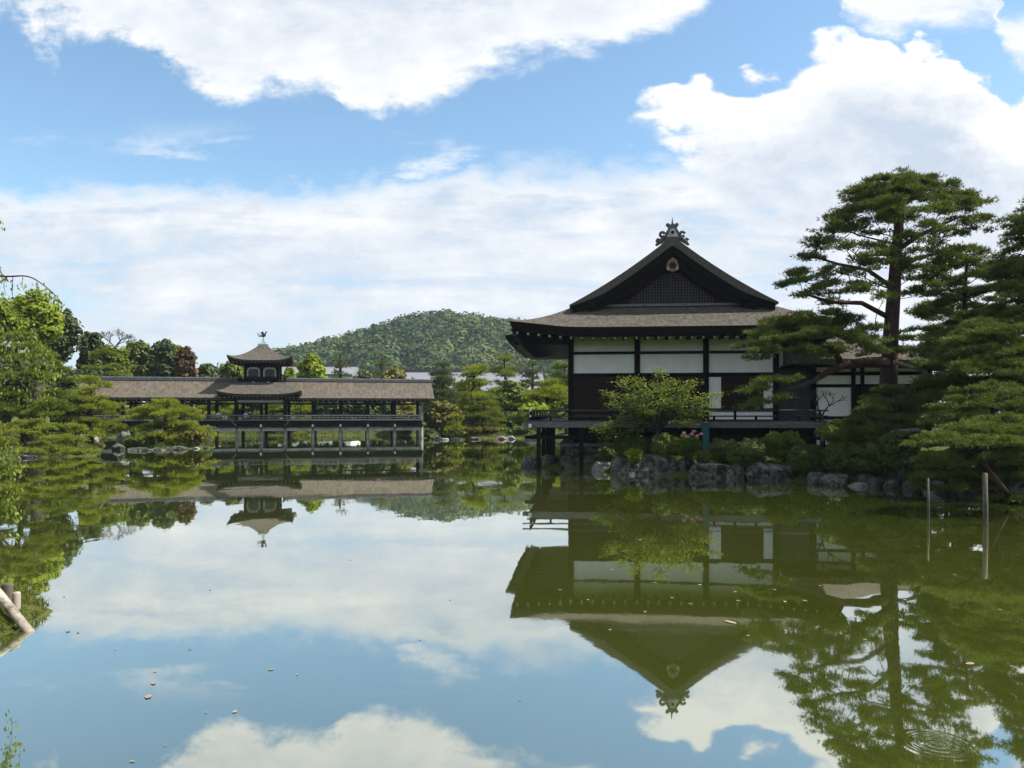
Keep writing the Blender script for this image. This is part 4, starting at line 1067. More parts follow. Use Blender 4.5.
# ------------------------------------------------------------------ trees behind the bridge and on the left bank
def plant_background():
    B, N = broad_px, pine_px
    # far left
    B('broadleaf_tree', 'bright lime green tree cut by the left edge of the picture', -45, 22, 292, 354, 58, 'leaf_lime', 101)
    B('broadleaf_tree', 'bright green rounded tree above the weeping cherry leaves', 8, 66, 289, 351, 60, 'leaf_lime', 102)
    B('evergreen_tree', 'tall dark evergreen behind the bright rounded tree at far left', 32, 82, 305, 367, 72, 'leaf_dark', 103)
    B('evergreen_tree', 'small dark rounded evergreen just right of the tall dark evergreen', 76, 106, 328, 390, 76, 'leaf_dark', 104)
    B('broadleaf_tree', 'yellow green tree below the bare twiggy tree top', 88, 132, 341, 403, 78, 'leaf_mid', 106)
    N('pine_tree', 'layered grey green pine over the left end of the bridge roof', 74, 134, 351, 425, 73, 'pine_mid', 6, 5, 107)
    B('evergreen_tree', 'dark broad evergreen rising behind the left half of the bridge roof', 118, 158, 338, 400, 84, 'pine_dark', 108)
    B('evergreen_tree', 'olive dark evergreen with bronze tips behind the bridge roof', 146, 184, 338, 400, 82, 'leaf_dark', 109)
    B('broadleaf_tree', 'small yellow green tree top between two dark evergreens', 166, 184, 341, 400, 88, 'leaf_lime', 110)
    B('broadleaf_tree', 'rusty brown leaved tree behind the bridge roof', 173, 199, 345, 392, 80, 'leaf_rust', 211)
    B('evergreen_tree', 'low dark tree right of the rusty tree behind the bridge', 192, 222, 361, 420, 84, 'leaf_dark', 112)
    B('broadleaf_tree', 'mid green tree touching the pavilion upper roof on its left', 214, 248, 357, 419, 86, 'leaf_mid', 113)
    B('broadleaf_tree', 'small bright green tree close to the right of the pavilion tower', 281, 297, 365, 420, 84, 'leaf_lime', 114)
    B('broadleaf_tree', 'large vivid lime tree right of the pavilion tower', 294, 331, 350, 412, 88, 'leaf_lime', 115)
    N('conifer_tree', 'dark narrow conifer right of the vivid lime tree', 329, 351, 353, 415, 92, 'pine_dark', 9, 5, 116, 'cone', flat=0.35)
    B('broadleaf_tree', 'grey green rounded tree between the two dark conifers', 350, 378, 369, 420, 90, 'pine_grey', 117)
    N('conifer_tree', 'dark conifer with a pointed top above the right bridge roof', 371, 392, 353, 415, 96, 'pine_dark', 8, 5, 118, 'cone', flat=0.35)
    B('broadleaf_tree', 'yellow olive tree behind the right part of the bridge roof', 378, 412, 365, 420, 89, 'leaf_olive', 119)
    B('evergreen_tree', 'dark bushy tree low between the left bank pines and the bridge roof', 40, 122, 366, 432, 70, 'leaf_dark', 105)
    B('broadleaf_tree', 'shaded green tree glimpsed just right of the pavilion posts', 286, 332, 386, 436, 92, 'leaf_mid', 120)
    # right of the bridge
    N('pine_tree', 'tall grey green pine right after the end of the bridge roof', 424, 462, 362, 430, 86, 'pine_grey', 7, 7, 121, padr=0.46)
    N('pine_tree', 'lime topped pine with dark trunk midway between bridge and hall', 452, 496, 365, 436, 76, 'pine_light', 7, 7, 122, trunk_px=471, padr=0.44)
    N('pine_tree', 'dark flat topped pine standing before the far tiled roof', 488, 522, 357, 400, 98, 'pine_mid', 4, 7, 123, base_z=2.6, padr=0.5)
    N('pine_tree', 'pale green flat topped pine before the hillside near the hall eaves', 520, 546, 362, 400, 100, 'pine_grey', 4, 7, 124, base_z=2.6, padr=0.5)
    N('pine_tree', 'forked pine with visible dark limbs closest to the hall wall', 545, 584, 363, 402, 92, 'pine_mid', 4, 7, 125, base_z=2.6, padr=0.5)
    B('broadleaf_tree', 'broad fresh green tree crown right of the lime topped pine', 490, 532, 379, 432, 80, 'leaf_mid', 126)
    N('pine_tree', 'wide dense green pine between the fresh green tree and the hall', 518, 576, 381, 428, 78, 'pine_light', 6, 8, 127, padr=0.46)
    B('maple_tree', 'maple with orange tinged olive leaves beside the bridge end', 421, 463, 398, 436, 74, 'leaf_olive', 128)
    N('pine_tree', 'dark green pine clump in the middle of the far bank', 462, 505, 396, 436, 73.5, 'pine_mid', 6, 7, 129, padr=0.46)
    B('broadleaf_tree', 'light green airy tree behind the left end of the veranda', 512, 552, 402, 434, 74, 'leaf_lime', 130)
    N('pine_tree', 'small trained pine on a straight pale trunk on the far bank', 443, 470, 415, 438, 71.6, 'pine_light', 3, 5, 131)
    B('broadleaf_tree', 'pale green tree seen just left of the hall corner', 548, 584, 398, 434, 66, 'leaf_mid', 132)
    N('pine_tree', 'pale layered pine filling the gap behind the lime topped pine', 440, 486, 384, 436, 90, 'pine_mid', 5, 7, 133, padr=0.46)
    N('pine_tree', 'broad olive green pine below the far tiled roof', 478, 530, 388, 434, 86, 'pine_light', 5, 7, 134, padr=0.46)
    B('evergreen_tree', 'dark evergreen in the shade low on the far bank', 484, 520, 410, 438, 76, 'leaf_dark', 135)
    B('broadleaf_tree', 'fresh green low tree between far bank and veranda rail', 522, 562, 394, 436, 84, 'leaf_mid', 136)
    N('pine_tree', 'lime tipped pine close behind the hall corner', 536, 580, 386, 432, 84, 'pine_light', 5, 7, 137, padr=0.46)
    B('broadleaf_tree', 'green tree hiding the middle of the far tiled roof', 452, 484, 374, 432, 99, 'leaf_mid', 161)
    B('broadleaf_tree', 'rounded grey green tree below the pale flat topped pine', 500, 534, 376, 432, 97, 'pine_grey', 162)
    B('broadleaf_tree', 'bright green tree behind the forked pine by the hall', 536, 580, 374, 430, 101, 'leaf_mid', 163)
    B('broadleaf_tree', 'small olive tree peeping over the right end of the bridge roof', 430, 452, 377, 430, 93, 'leaf_olive', 164)
    B('evergreen_tree', 'dark round tree just behind the right bridge end', 410, 446, 392, 438, 88, 'leaf_mid', 138)
    B('evergreen_tree', 'dense dark tree standing behind the left bank pines', -40, 52, 346, 430, 66, 'leaf_dark', 139)
    # seen through the open bridge
    N('pine_tree', 'low spreading pine seen through the open bay left of the pavilion', 196, 248, 400, 436, 80, 'pine_light', 4, 5, 141)
    N('pine_tree', 'layered pine seen through the pavilion openings', 250, 296, 403, 436, 80.5, 'pine_mid', 4, 5, 142)
    N('pine_tree', 'bright layered pine seen through the bay right of the pavilion', 284, 318, 400, 436, 80, 'pine_light', 4, 5, 143)
    B('evergreen_tree', 'dark shrubby tree seen through the middle right bays of the bridge', 308, 362, 392, 438, 82, 'leaf_dark', 144)
    B('evergreen_tree', 'dark evergreen seen through the right bays of the bridge', 348, 400, 390, 438, 82.5, 'leaf_dark', 145)
    B('broadleaf_tree', 'olive shrub tree seen through the last bay of the bridge', 392, 424, 400, 438, 80, 'leaf_olive', 146)
    B('evergreen_tree', 'dark evergreen filling the shade behind the pavilion', 226, 300, 384, 436, 86, 'leaf_dark', 147)
    N('pine_tree', 'grey green pine seen under the left part of the bridge roof', 124, 200, 398, 437, 82, 'pine_mid', 4, 5, 148)
    # left bank pines
    N('pine_tree', 'large layered pine with dark leaning trunk on the left bank', -40, 78, 333, 424, 45, 'pine_mid', 7, 7, 151, trunk_px=28, trunk_r=0.30, padr=0.34)
    N('pine_tree', 'layered pine beside the left end of the bridge', 56, 124, 378, 438, 50, 'pine_light', 6, 6, 152, padr=0.36)
    N('pine_tree', 'low wide pine spreading over the water at the left bank', -30, 82, 419, 455, 41.5, 'pine_light', 4, 7, 153, padr=0.3, depth=0.5)
    N('pine_tree', 'small drooping pine at the tip of the left bank', 52, 100, 424, 452, 43, 'pine_light', 3, 5, 154, padr=0.4, depth=0.5)
    N('pine_tree', 'round trained pine with layered pads on the rocky islet', 119, 210, 400, 449, 51.5, 'pine_light', 6, 7, 155, padr=0.36, depth=0.75)
plant_background()

# bare twiggy tree top among the left trees
def bare_tree():
    D = 80; rg = random.Random(5); x = PX(115, D); bz = g1(x, D)
    t = thing('bare_tree', 'thin bare twiggy tree top above the left trees', 'tree', (x, D, bz)); mb = MB()
    def grow(p, d, l, r, dep):
        q = p + d * l; mb.tube([p, p.lerp(q, 0.5) + Vector((rg.uniform(-1, 1), 0, rg.uniform(-1, 1))) * l * 0.07, q], [r, r * 0.85, r * 0.7], 5)
        if dep == 0: return
        for k in range(3 if dep > 1 else 4):
            nd = (d + Vector((rg.uniform(-1, 1), rg.uniform(-0.6, 0.6), rg.uniform(-0.35, 0.55))) * 0.95).normalized()
            grow(q, nd, l * rg.uniform(0.6, 0.8), r * 0.6, dep - 1)
    zt = PZ(347, D) - bz
    mb.tube([(0, 0, -0.2), (0.1, 0, zt * 0.6), (0, 0, zt)], [0.2, 0.16, 0.1], 7)
    for k in range(5): grow(Vector((0, 0, zt)), Vector((rg.uniform(-1, 1), rg.uniform(-0.4, 0.4), 0.45)).normalized(), 0.85, 0.06, 3)
    mb.build('trunk', MATS['grey_bark'], t)
    rng = np.random.default_rng(4); pts = np.array([v for v in mb.v if v[2] > zt + 0.5]); pts = pts[rng.integers(0, len(pts), 420)] + rng.normal(0, 0.12, (420, 3))
    v, f = leaf_arrays(pts, sph(420, rng), 0.05, rng); link('crown', np_mesh('crown', v, f, MATS['pine_grey'], rng.uniform(0, 1, 420)), t)
bare_tree()

# ------------------------------------------------------------------ big red pine before the side wing
def big_pine():
    D = 27.0; rng = np.random.default_rng(21)
    T = lambda px, py, dy=0.0: (PX(px, D), D + dy, PZ(py, D))
    bx, bz = PX(888, D), g1(PX(888, D), D)
    trunk = [(bx, D, bz - 0.2), T(888, 400), T(889, 370), T(891, 330), T(894, 290), T(896, 255), T(899, 222), T(902, 198), T(905, 184)]
    pads = []; nolimb = ()
    def pad(px, py, dy, r, flat=0.30, ar=1.0):
        x, y, z = T(px, py, dy)
        s = (D + dy) / D; pads.append(((px - CX) * (D + dy) / F, y, CH + (HY - py) * (D + dy) / F, r, r * ar, r * flat) + nolimb)
    # crown outline rows: y, left reach, right reach (picture columns)
    rows = [(184, 868, 944), (191, 852, 962), (197, 842, 974), (208, 838, 985), (220, 830, 986), (232, 822, 978), (245, 806, 968), (258, 800, 958), (271, 792, 950), (284, 786, 935), (296, 800, 925)]
    for i, (y, l, r) in enumerate(rows):
        xc = 905 - (y - 176) * 0.13
        n = 26 if i < 3 else 21
        for q in range(n):
            a = rng.uniform(0, 2 * math.pi) if i > 0 else rng.uniform(0, 6.28)
            f = rng.uniform(0.60, 1.0) if i > 1 else math.sqrt(rng.uniform(0.0, 0.95))
            c = math.cos(a); reach = (r - xc) if c > 0 else (xc - l)
            px = xc + c * reach * f; dy = math.sin(a) * f * min(reach, 85) * D / F * 0.9
            if 860 < px < 925 and y > 225 and abs(dy) < 1.2: continue      # keep the trunk open
            pad(px, y + rng.normal(0, 6.5) + 10 * f * f * (i < 3), dy, rng.uniform(0.16, 0.33) * (1.25 if i < 3 else 0.95), 0.40)
        pad(l + 10, y + rng.normal(0, 2), rng.normal(0, 0.4), 0.42, 0.32); pad(r - 10, y + rng.normal(0, 2), rng.normal(0, 0.4), 0.42, 0.32)
    nolimb = (0,)
    # heavy low branch reaching left in front of the hall
    for (px, py, dy, r) in [(872, 330, -1.2, .55), (850, 322, -1.0, .62), (828, 318, -1.4, .7), (806, 320, -1.6, .72), (784, 326, -1.5, .66), (764, 336, -1.6, .6), (752, 347, -1.7, .42),
                            (842, 336, -2.0, .62), (815, 336, -2.3, .66), (790, 342, -2.4, .6), (770, 352, -2.3, .5), (866, 342, -2.0, .5), (835, 348, -2.4, .4), (803, 352, -2.5, .45), (780, 330, -0.8, .6), (812, 328, -0.6, .6), (845, 326, -0.4, .6), (755, 358, -1.9, .32),
                            (772, 383, -2.6, .50), (756, 388, -2.4, .42), (792, 380, -2.7, .42), (748, 392, -2.7, .30), (765, 402, -2.6, .36), (752, 408, -2.5, .28), (784, 398, -2.8, .25), (862, 350, -1.4, .50), (876, 354, -1.2, .42), (846, 354, -1.6, .42), (830, 352, -2.2, .42), (908, 352, -0.9, .42), (920, 358, -0.8, .42), (934, 352, -0.7, .46), (912, 340, -0.4, .42), (868, 338, -0.6, .5), (818, 356, -2.3, .36)]:
        pad(px, py, dy, r, 0.34, 0.85)
    def extra(mb, b):
        V_ = lambda px, py, dy=0.0: Vector(P(px, py, D + dy)) - b
        mb.tube([V_(889, 362), V_(868, 362, -0.6), V_(842, 365, -1.2), V_(826, 373, -1.6), V_(812, 382, -2.0), V_(795, 388, -2.4), V_(772, 392, -2.6)], [0.20, 0.17, 0.15, 0.11, 0.08, 0.06, 0.03], 8)
        mb.tube([V_(842, 364, -1.2), V_(834, 352, -1.4), V_(822, 340, -1.6), V_(800, 334, -1.7), V_(775, 340, -1.8)], [0.12, 0.10, 0.08, 0.06, 0.03], 7)
        mb.tube([V_(888, 352), V_(870, 345, -0.6), V_(852, 334, -1.0), V_(835, 328, -1.2)], [0.11, 0.09, 0.07, 0.03], 7)
        mb.tube([V_(890, 318), V_(862, 303, -0.5), V_(830, 302, -0.9), V_(800, 292, -1.0)], [0.10, 0.08, 0.06, 0.03], 7)
        mb.tube([V_(897, 250), V_(915, 238, 0.2), V_(938, 226, 0.3), V_(962, 216, 0.4)], [0.10, 0.085, 0.06, 0.03], 7)
        mb.tube([V_(895, 270), V_(918, 258, -0.4), V_(944, 252, -0.6)], [0.09, 0.07, 0.03], 7)
        mb.tube([V_(893, 288), V_(868, 270, 0.2), V_(838, 264, 0.3), V_(812, 256, 0.4)], [0.09, 0.07, 0.05, 0.03], 7)
        # stubby root-like knot
        for (a, c) in ((880, 396), (893, 398), (886, 398), (898, 394)): mb.tube([V_(887, 385, -0.38), V_((887 + a) / 2, 386, -0.5), V_(a, c, -0.45)], [0.06, 0.05, 0.02], 6)
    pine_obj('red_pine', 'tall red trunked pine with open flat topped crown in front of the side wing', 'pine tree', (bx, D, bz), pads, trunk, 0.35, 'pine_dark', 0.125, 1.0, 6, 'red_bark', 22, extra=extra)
    # weathered bare branches
    dead = thing('dead_branch', 'bleached bare limb drooping right of the red pine trunk', 'branch', P(893, 362, D - 0.45)); mb = MB(); o = Vector(P(893, 362, D - 0.45))
    q = [Vector(P(a, c, D - d)) - o for a, c, d in ((893, 362, .45), (908, 366, .7), (922, 370, .9), (936, 380, 1.0), (946, 386, 1.1), (956, 389, 1.1))]
    mb.tube(q, [0.075, 0.065, 0.06, 0.05, 0.035, 0.012], 7)
    mb.tube([q[2], Vector(P(930, 368, D - 1.0)) - o], [0.05, 0.03], 6); mb.tube([q[3], Vector(P(944, 376, D - 1.0)) - o, Vector(P(950, 380, D - 1.1)) - o], [0.04, 0.025, 0.01], 6)
    mb.build('limb', MATS['dead_wood'], dead, smooth=True)
    rg = random.Random(9)
    o = Vector(P(822, 418, 27.2)); o.z = g1(o.x, o.y)
    tw = thing('bare_shrub', 'leafless twiggy bush beside the right end of the veranda', 'shrub', o); mb = MB()
    def grow(p, d, l, r, dep):
        e = p + d * l; mb.tube([p, p.lerp(e, 0.5) + Vector((rg.uniform(-1, 1), rg.uniform(-1, 1), rg.uniform(-1, 1))) * l * 0.12, e], [r, r * 0.85, r * 0.65], 5)
        if dep:
            for k in range(3): grow(e, (d + Vector((rg.uniform(-1.3, 0.9), rg.uniform(-0.6, 0.6), rg.uniform(-0.6, 0.6)))).normalized(), l * 0.72, r * 0.6, dep - 1)
    top = Vector(P(822, 416, 27.2)) - o
    mb.tube([(0, 0, -0.1), top * 0.6 + Vector((0.05, 0, 0)), top], [0.06, 0.05, 0.045], 7)
    for d in ((-1, -0.2, 0.1), (-0.8, 0, 0.35), (-0.3, -0.2, 0.5), (0.4, 0, 0.6)): grow(top, Vector(d).normalized(), 0.42, 0.035, 3)
    mb.build('twigs', MATS['grey_bark'], tw)
big_pine()

# ------------------------------------------------------------------ right bank pines
def right_bank():
    N = pine_px
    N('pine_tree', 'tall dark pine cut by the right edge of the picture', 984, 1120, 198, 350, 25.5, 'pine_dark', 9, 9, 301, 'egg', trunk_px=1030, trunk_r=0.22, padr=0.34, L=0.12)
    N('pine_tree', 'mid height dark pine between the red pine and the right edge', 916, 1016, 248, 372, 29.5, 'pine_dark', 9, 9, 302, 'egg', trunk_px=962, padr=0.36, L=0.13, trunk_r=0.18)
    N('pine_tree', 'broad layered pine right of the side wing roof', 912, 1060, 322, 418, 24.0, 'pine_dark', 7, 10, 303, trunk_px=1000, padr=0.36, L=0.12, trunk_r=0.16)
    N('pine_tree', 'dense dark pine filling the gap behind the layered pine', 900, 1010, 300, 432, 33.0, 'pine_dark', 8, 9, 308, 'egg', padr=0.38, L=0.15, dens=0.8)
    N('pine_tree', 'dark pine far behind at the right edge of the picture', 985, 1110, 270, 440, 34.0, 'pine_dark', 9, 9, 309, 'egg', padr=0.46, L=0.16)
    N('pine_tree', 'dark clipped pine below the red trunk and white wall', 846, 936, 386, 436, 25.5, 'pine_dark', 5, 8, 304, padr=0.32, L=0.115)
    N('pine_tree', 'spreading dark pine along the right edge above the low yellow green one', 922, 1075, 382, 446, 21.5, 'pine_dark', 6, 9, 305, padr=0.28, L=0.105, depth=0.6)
    # low pine on a prop over the water
    D = 18.4; rng = np.random.default_rng(31); pads = []
    for (px, py, dy, r) in [(940, 437, 0.1, .5), (962, 432, 0.3, .6), (986, 432, 0.4, .62), (1010, 433, 0.3, .6), (1036, 436, 0.2, .6), (950, 446, -.5, .5), (975, 443, -.6, .52), (1002, 444, -.6, .55), (1028, 446, -.5, .55),
                            (928, 444, -.2, .34), (930, 457, -.1, .36), (955, 462, .2, .4), (1012, 458, -.3, .5), (1034, 462, -.1, .5), (920, 462, .5, .35), (1060, 448, .1, .6), (985, 424, .9, .5), (1015, 422, 1.0, .55), (1045, 424, 1.0, .55)]:
        x, y, z = P(px, py, D + dy); pads.append((x, y, z, r, r * 0.8, r * 0.28))
    base = Vector((PX(1016, 20.8), 20.8, 0)); base.z = max(g1(base.x, base.y), 0.05)
    tr = [base - Vector((0, 0, 0.2)), Vector(P(1000, 484, 19.8)), Vector(P(990, 472, 18.8)), Vector(P(982, 460, 18.5)), Vector(P(970, 447, 18.3)), Vector(P(955, 440, 18.2)), Vector(P(940, 436, 18.2))]
    pine_obj('pine_tree', 'low spreading yellow green pine leaning over the water on a wooden prop', 'pine tree', base, pads, tr, 0.07, 'pine_dark', 0.095, 1.0, 6, 'pine_bark', 32)
    # dark pine skirts near the water
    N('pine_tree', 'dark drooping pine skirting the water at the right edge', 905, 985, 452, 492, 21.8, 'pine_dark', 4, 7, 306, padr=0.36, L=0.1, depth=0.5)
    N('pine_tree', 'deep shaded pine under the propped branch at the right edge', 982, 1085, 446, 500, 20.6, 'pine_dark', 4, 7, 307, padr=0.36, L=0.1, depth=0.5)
    # props standing in the water
    for (px, yb, yt, D, r, lab) in ((985, 526, 473, 16.3, 0.052, 'thick pale wooden prop standing in water under the leaning pine'), (928, 521, 478, 17.2, 0.026, 'thin grey stake standing in water left of the thick prop')):
        x = PX(px, D); zt = PZ(yt, D)
        o = MB().tube([(0, 0, -0.9), (0.01, 0, 0.3), (0.0, 0, zt)], [r * 1.05, r, r * 0.92], 9).build('wooden_prop', MATS['prop_wood'], None, (x, D, 0), smooth=True)
        tag(o, lab, 'prop')
right_bank()

# ------------------------------------------------------------------ unseen wood added behind the viewpoint to keep low sky off the facade
def facade_shade_wood():
    rng = np.random.default_rng(91); Vv, Ff, Tt = [], [], []; k = 0
    for i in range(16):
        x = -42 + i * 5.6 + rng.normal(0, 0.8); y = rng.uniform(-16, -8); R = rng.uniform(2.6, 3.4); h = rng.uniform(3.6, 5.4)
        d = sph(1300, rng); pos = np.array([x, y, h]) + d * R * np.array([1, 1, 1.25]) * rng.uniform(0.75, 1.05, (1300, 1))
        v, f = leaf_arrays(pos, unit(d + 0.6 * sph(1300, rng)), rng.uniform(0.25, 0.5, 1300), rng)
        Vv.append(v); Ff.append(f + k); k += len(v); Tt.append(rng.uniform(0, 1, 1300))
        v, f = leaf_arrays(np.array([x, y, 2.2]) + rng.normal(0, 1, (500, 3)) * np.array([2.0, 1.0, 1.0]), sph(500, rng), rng.uniform(0.25, 0.5, 500), rng)
        v[:, 2] = np.maximum(v[:, 2], 0.6); Vv.append(v); Ff.append(f + k); k += len(v); Tt.append(rng.uniform(0, 1, 500))
    tag(link('facade_shade_wood', np_mesh('facade_shade_wood', np.concatenate(Vv), np.concatenate(Ff), MATS['leaf_mid'], np.concatenate(Tt))), 'unseen leafy wood added behind the viewpoint to shade the hall front', 'wood', kind='stuff')
facade_shade_wood()

# ------------------------------------------------------------------ shrubs on the banks
def shrubs():
    B = lambda lab, l, r, t, b, D, m, s, **k: broad_px('shrub', lab, l - (r - l) * (0.13 if D < 40 else 0.05), r + (r - l) * (0.13 if D < 40 else 0.05), t, b + (3 if D < 40 else 0), D, m, s, cat='shrub', trunk=False, **k)
    B('small dark clipped shrub left of the maple beside the stone base', 597, 617, 444, 466, 31.6, 'leaf_azalea', 201, leaf=0.05)
    B('large dark rounded shrub under the young maple', 615, 650, 433, 460, 30.4, 'leaf_azalea', 202, leaf=0.05)
    B('small yellow green shrub in front of the large dark one', 625, 642, 447, 462, 29.4, 'leaf_lime', 203, leaf=0.045, n=1500)
    B('pale leafy shrub right of the maple trunk', 653, 674, 431, 458, 29.6, 'leaf_maple', 204, leaf=0.05)
    B('flat clipped shrub at the foot of the teal post', 694, 712, 450, 461, 28.7, 'leaf_azalea_gold', 206, leaf=0.045)
    B('rounded clipped shrub just right of the teal post', 708, 742, 437, 462, 28.9, 'leaf_azalea', 207, leaf=0.05)
    B('broad clipped shrub third in the row under the veranda', 736, 770, 437, 464, 28.4, 'leaf_azalea', 208, leaf=0.05)
    B('low mossy green shrub above the flat faced rock', 730, 762, 446, 466, 27.7, 'leaf_azalea', 209, leaf=0.045)
    B('tall leafy shrub under the right end of the veranda', 764, 805, 430, 464, 28.2, 'leaf_mid', 210, leaf=0.055)
    B('dark rounded shrub overhanging the water beside the flat faced rock', 792, 828, 442, 476, 26.6, 'leaf_azalea', 211, leaf=0.05)
    B('broad pale shrub below the bare twigs and white wall', 822, 870, 417, 446, 26.3, 'pine_mid', 212, leaf=0.05)
    B('dark spreading shrub right of the shrub overhanging the water', 824, 868, 440, 474, 25.6, 'leaf_azalea', 213, leaf=0.05)
    B('light green shrub beside the pale slab', 862, 900, 418, 444, 25.4, 'pine_mid', 214, leaf=0.05)
    B('dark green shrub above the dark waterside rocks', 858, 906, 440, 472, 24.9, 'leaf_azalea', 215, leaf=0.05)
    B('shaded shrub right of the dark waterside rocks', 895, 935, 446, 482, 23.8, 'leaf_dark', 216, leaf=0.05)
    B('shaded round shrub behind the leaning trunk of the propped pine', 952, 1012, 438, 480, 22.6, 'leaf_azalea', 217, leaf=0.05)
    B('dark leafy shrub in front of the pale stone slab', 882, 918, 430, 456, 24.0, 'leaf_azalea', 218, leaf=0.05)
    B('deep green shrub at the far right under the spreading dark pine', 1000, 1060, 440, 486, 22.0, 'leaf_azalea', 219, leaf=0.05)
    # far bank
    B('round dark clipped shrub right beside the bridge end', 423, 434, 428, 439, 70.9, 'leaf_azalea', 221)
    B('golden olive clipped shrub on the far bank', 463, 484, 427, 438, 71.2, 'leaf_azalea_gold', 222)
    B('second golden clipped shrub right of the first on the far bank', 482, 500, 427, 438, 71.3, 'leaf_azalea_gold', 223)
    B('dark low shrub near the pale far bank boulder', 508, 530, 428, 438, 71, 'leaf_azalea', 224)
    B('small green mound shrub under the little trained pine', 455, 468, 430, 439, 70.9, 'leaf_mid', 225)
    B('green shrub between the golden shrubs and the pale boulder', 496, 512, 428, 438, 72, 'leaf_mid', 226)
    B('golden brown clipped shrub at the right of the islet', 178, 206, 428, 446, 50.6, 'leaf_azalea_gold', 227, base_z=0.3)
    B('dark low shrub at the left foot of the islet pine', 126, 156, 436, 449, 50.0, 'leaf_mid', 228, base_z=0.2)
    B('dark hedge like shrub in the gap at the left bridge end', 84, 120, 424, 442, 74, 'leaf_dark', 229)
    # peony
    D = 29.2
    p = broad_px('peony_bush', 'leafy green peony bush with pink flowers left of the teal post', 671, 704, 434, 459, D, 'leaf_mid', 230, cat='flower bush', trunk=False, leaf=0.055)
    rng = np.random.default_rng(3); o = p.location
    for (px, py) in ((687, 437), (692, 434.5), (697, 436.5), (701, 434.5), (684, 433.5), (694, 432)):
        c = Vector(P(px, py, D - 0.45)) - o
        d = sph(70, rng); d[:, 2] = np.abs(d[:, 2])
        v, f = leaf_arrays(np.array(c) + d * 0.062, unit(d + 0.6 * sph(70, rng)), 0.04, rng, 0.8)
        link('flower', np_mesh('flower', v, f, MATS['petal'], rng.uniform(0, 1, 70)), p)
shrubs()

# young maple in front of the hall
def young_maple():
    D = 29.8; rng = np.random.default_rng(41); rg = random.Random(41)
    x = PX(657, D); bz = g1(x, D); t = thing('maple_tree', 'young light green maple standing before the dark hall shutters', 'tree', (x, D, bz)); o = Vector((x, D, bz))
    mb = MB(); ends = []
    tips = [(600, 432), (612, 404), (606, 393), (620, 380), (634, 378), (641, 388), (655, 384), (661, 369), (673, 380), (686, 388), (692, 381), (700, 398), (711, 404), (706, 412), (622, 418), (610, 424), (634, 404), (650, 402), (668, 400), (684, 402), (692, 414), (676, 416), (640, 420), (626, 396), (660, 390), (648, 412), (698, 418), (604, 440), (616, 436), (632, 432), (680, 396), (646, 394), (668, 386), (630, 410), (664, 412), (596, 428), (638, 396), (676, 406), (688, 424), (718, 394)]
    fork = Vector(P(657, 424, D)) - o
    mb.tube([(0, 0, -0.1), fork * 0.5 + Vector((0.04, 0, 0)), fork], [0.075, 0.06, 0.05], 8)
    P_ = []; Nn = []
    for (px, py) in tips:
        e = Vector(P(px, py, D + rg.uniform(-0.9, 0.9))) - o
        mid = fork.lerp(e, 0.55) + Vector((rg.uniform(-.12, .12), rg.uniform(-.12, .12), 0.12))
        mb.tube([fork * rg.uniform(0.75, 1.0), fork.lerp(mid, 0.6), mid, e], [0.03, 0.024, 0.016, 0.006], 5)
        # flat sprays of leaves along the outer half
        for q in range(215):
            f = rg.uniform(0.35, 1.05); c = mid.lerp(e, f) if f > 0.5 else fork.lerp(mid, 0.6 + 0.6 * f)
            P_.append(c + Vector((rg.gauss(0, .20), rg.gauss(0, .20), rg.gauss(0, .075)))); Nn.append((rg.gauss(0, .45), rg.gauss(0, .45), 1))
    P_ = np.array(P_); Nn = unit(np.array(Nn)); n = len(P_)
    keep = P_[:, 2] > 0.35; P_, Nn = P_[keep], Nn[keep]; n = len(P_)
    v, f = leaf_arrays(P_, Nn, rng.uniform(0.032, 0.062, n), rng, 0.75)
    mb.build('trunk', MATS['grey_bark'], t, smooth=True)
    link('crown', np_mesh('crown', v, f, MATS['leaf_maple'], np.clip(rng.normal(0.5, 0.25, n), 0, 1)), t)
young_maple()

# ------------------------------------------------------------------ rocks
def rock(label, px, D, w, h, dpt, mat='stone', seed=1, sink=0.15, z=None, name='rock', blocky=0.0):
    rg = random.Random(seed); bm = bmesh.new(); bmesh.ops.create_icosphere(bm, subdivisions=4, radius=1)
    off = Vector((rg.uniform(0, 99), rg.uniform(0, 99), rg.uniform(0, 99)))
    cuts = []
    for q in range(15):                                       # flat fracture faces
        n_ = Vector((rg.gauss(0, 1), rg.gauss(0, 1), rg.gauss(0, 0.8))).normalized(); cuts.append((n_, rg.uniform(0.62, 0.92)))
    cuts.append((Vector((rg.gauss(0, .15), rg.gauss(0, .15), 1)).normalized(), 0.9 - 0.35 * blocky))
    cuts.append((Vector((rg.gauss(0, .2), -1, rg.gauss(0, .15))).normalized(), 0.85 - 0.3 * blocky))
    for v in bm.verts:
        c = v.co.copy() * (1 + 0.22 * mnoise.noise(v.co * 1.2 + off))
        for n_, d_ in cuts:
            k = c.dot(n_)
            if k > d_: c -= n_ * (k - d_) * 0.92
        p_ = v.co
        c *= 1 + 0.06 * mnoise.noise(p_ * 3.1 + off) + 0.045 * mnoise.noise(p_ * 8 + off) + 0.02 * mnoise.noise(p_ * 19 + off)
        v.co = Vector((c.x * w * 0.62, c.y * dpt * 0.62, c.z * h * 1.0 + h * 0.18 - 0.03))
    me = bpy.data.meshes.new(name); bm.to_mesh(me); bm.free(); me.materials.append(MATS[mat])
    me.polygons.foreach_set('use_smooth', [False] * len(me.polygons))
    x = PX(px, D)
    return tag(link(name, me, None, (x, D, 0.0 if z is None else z), (0, 0, 0)), label, 'rock')

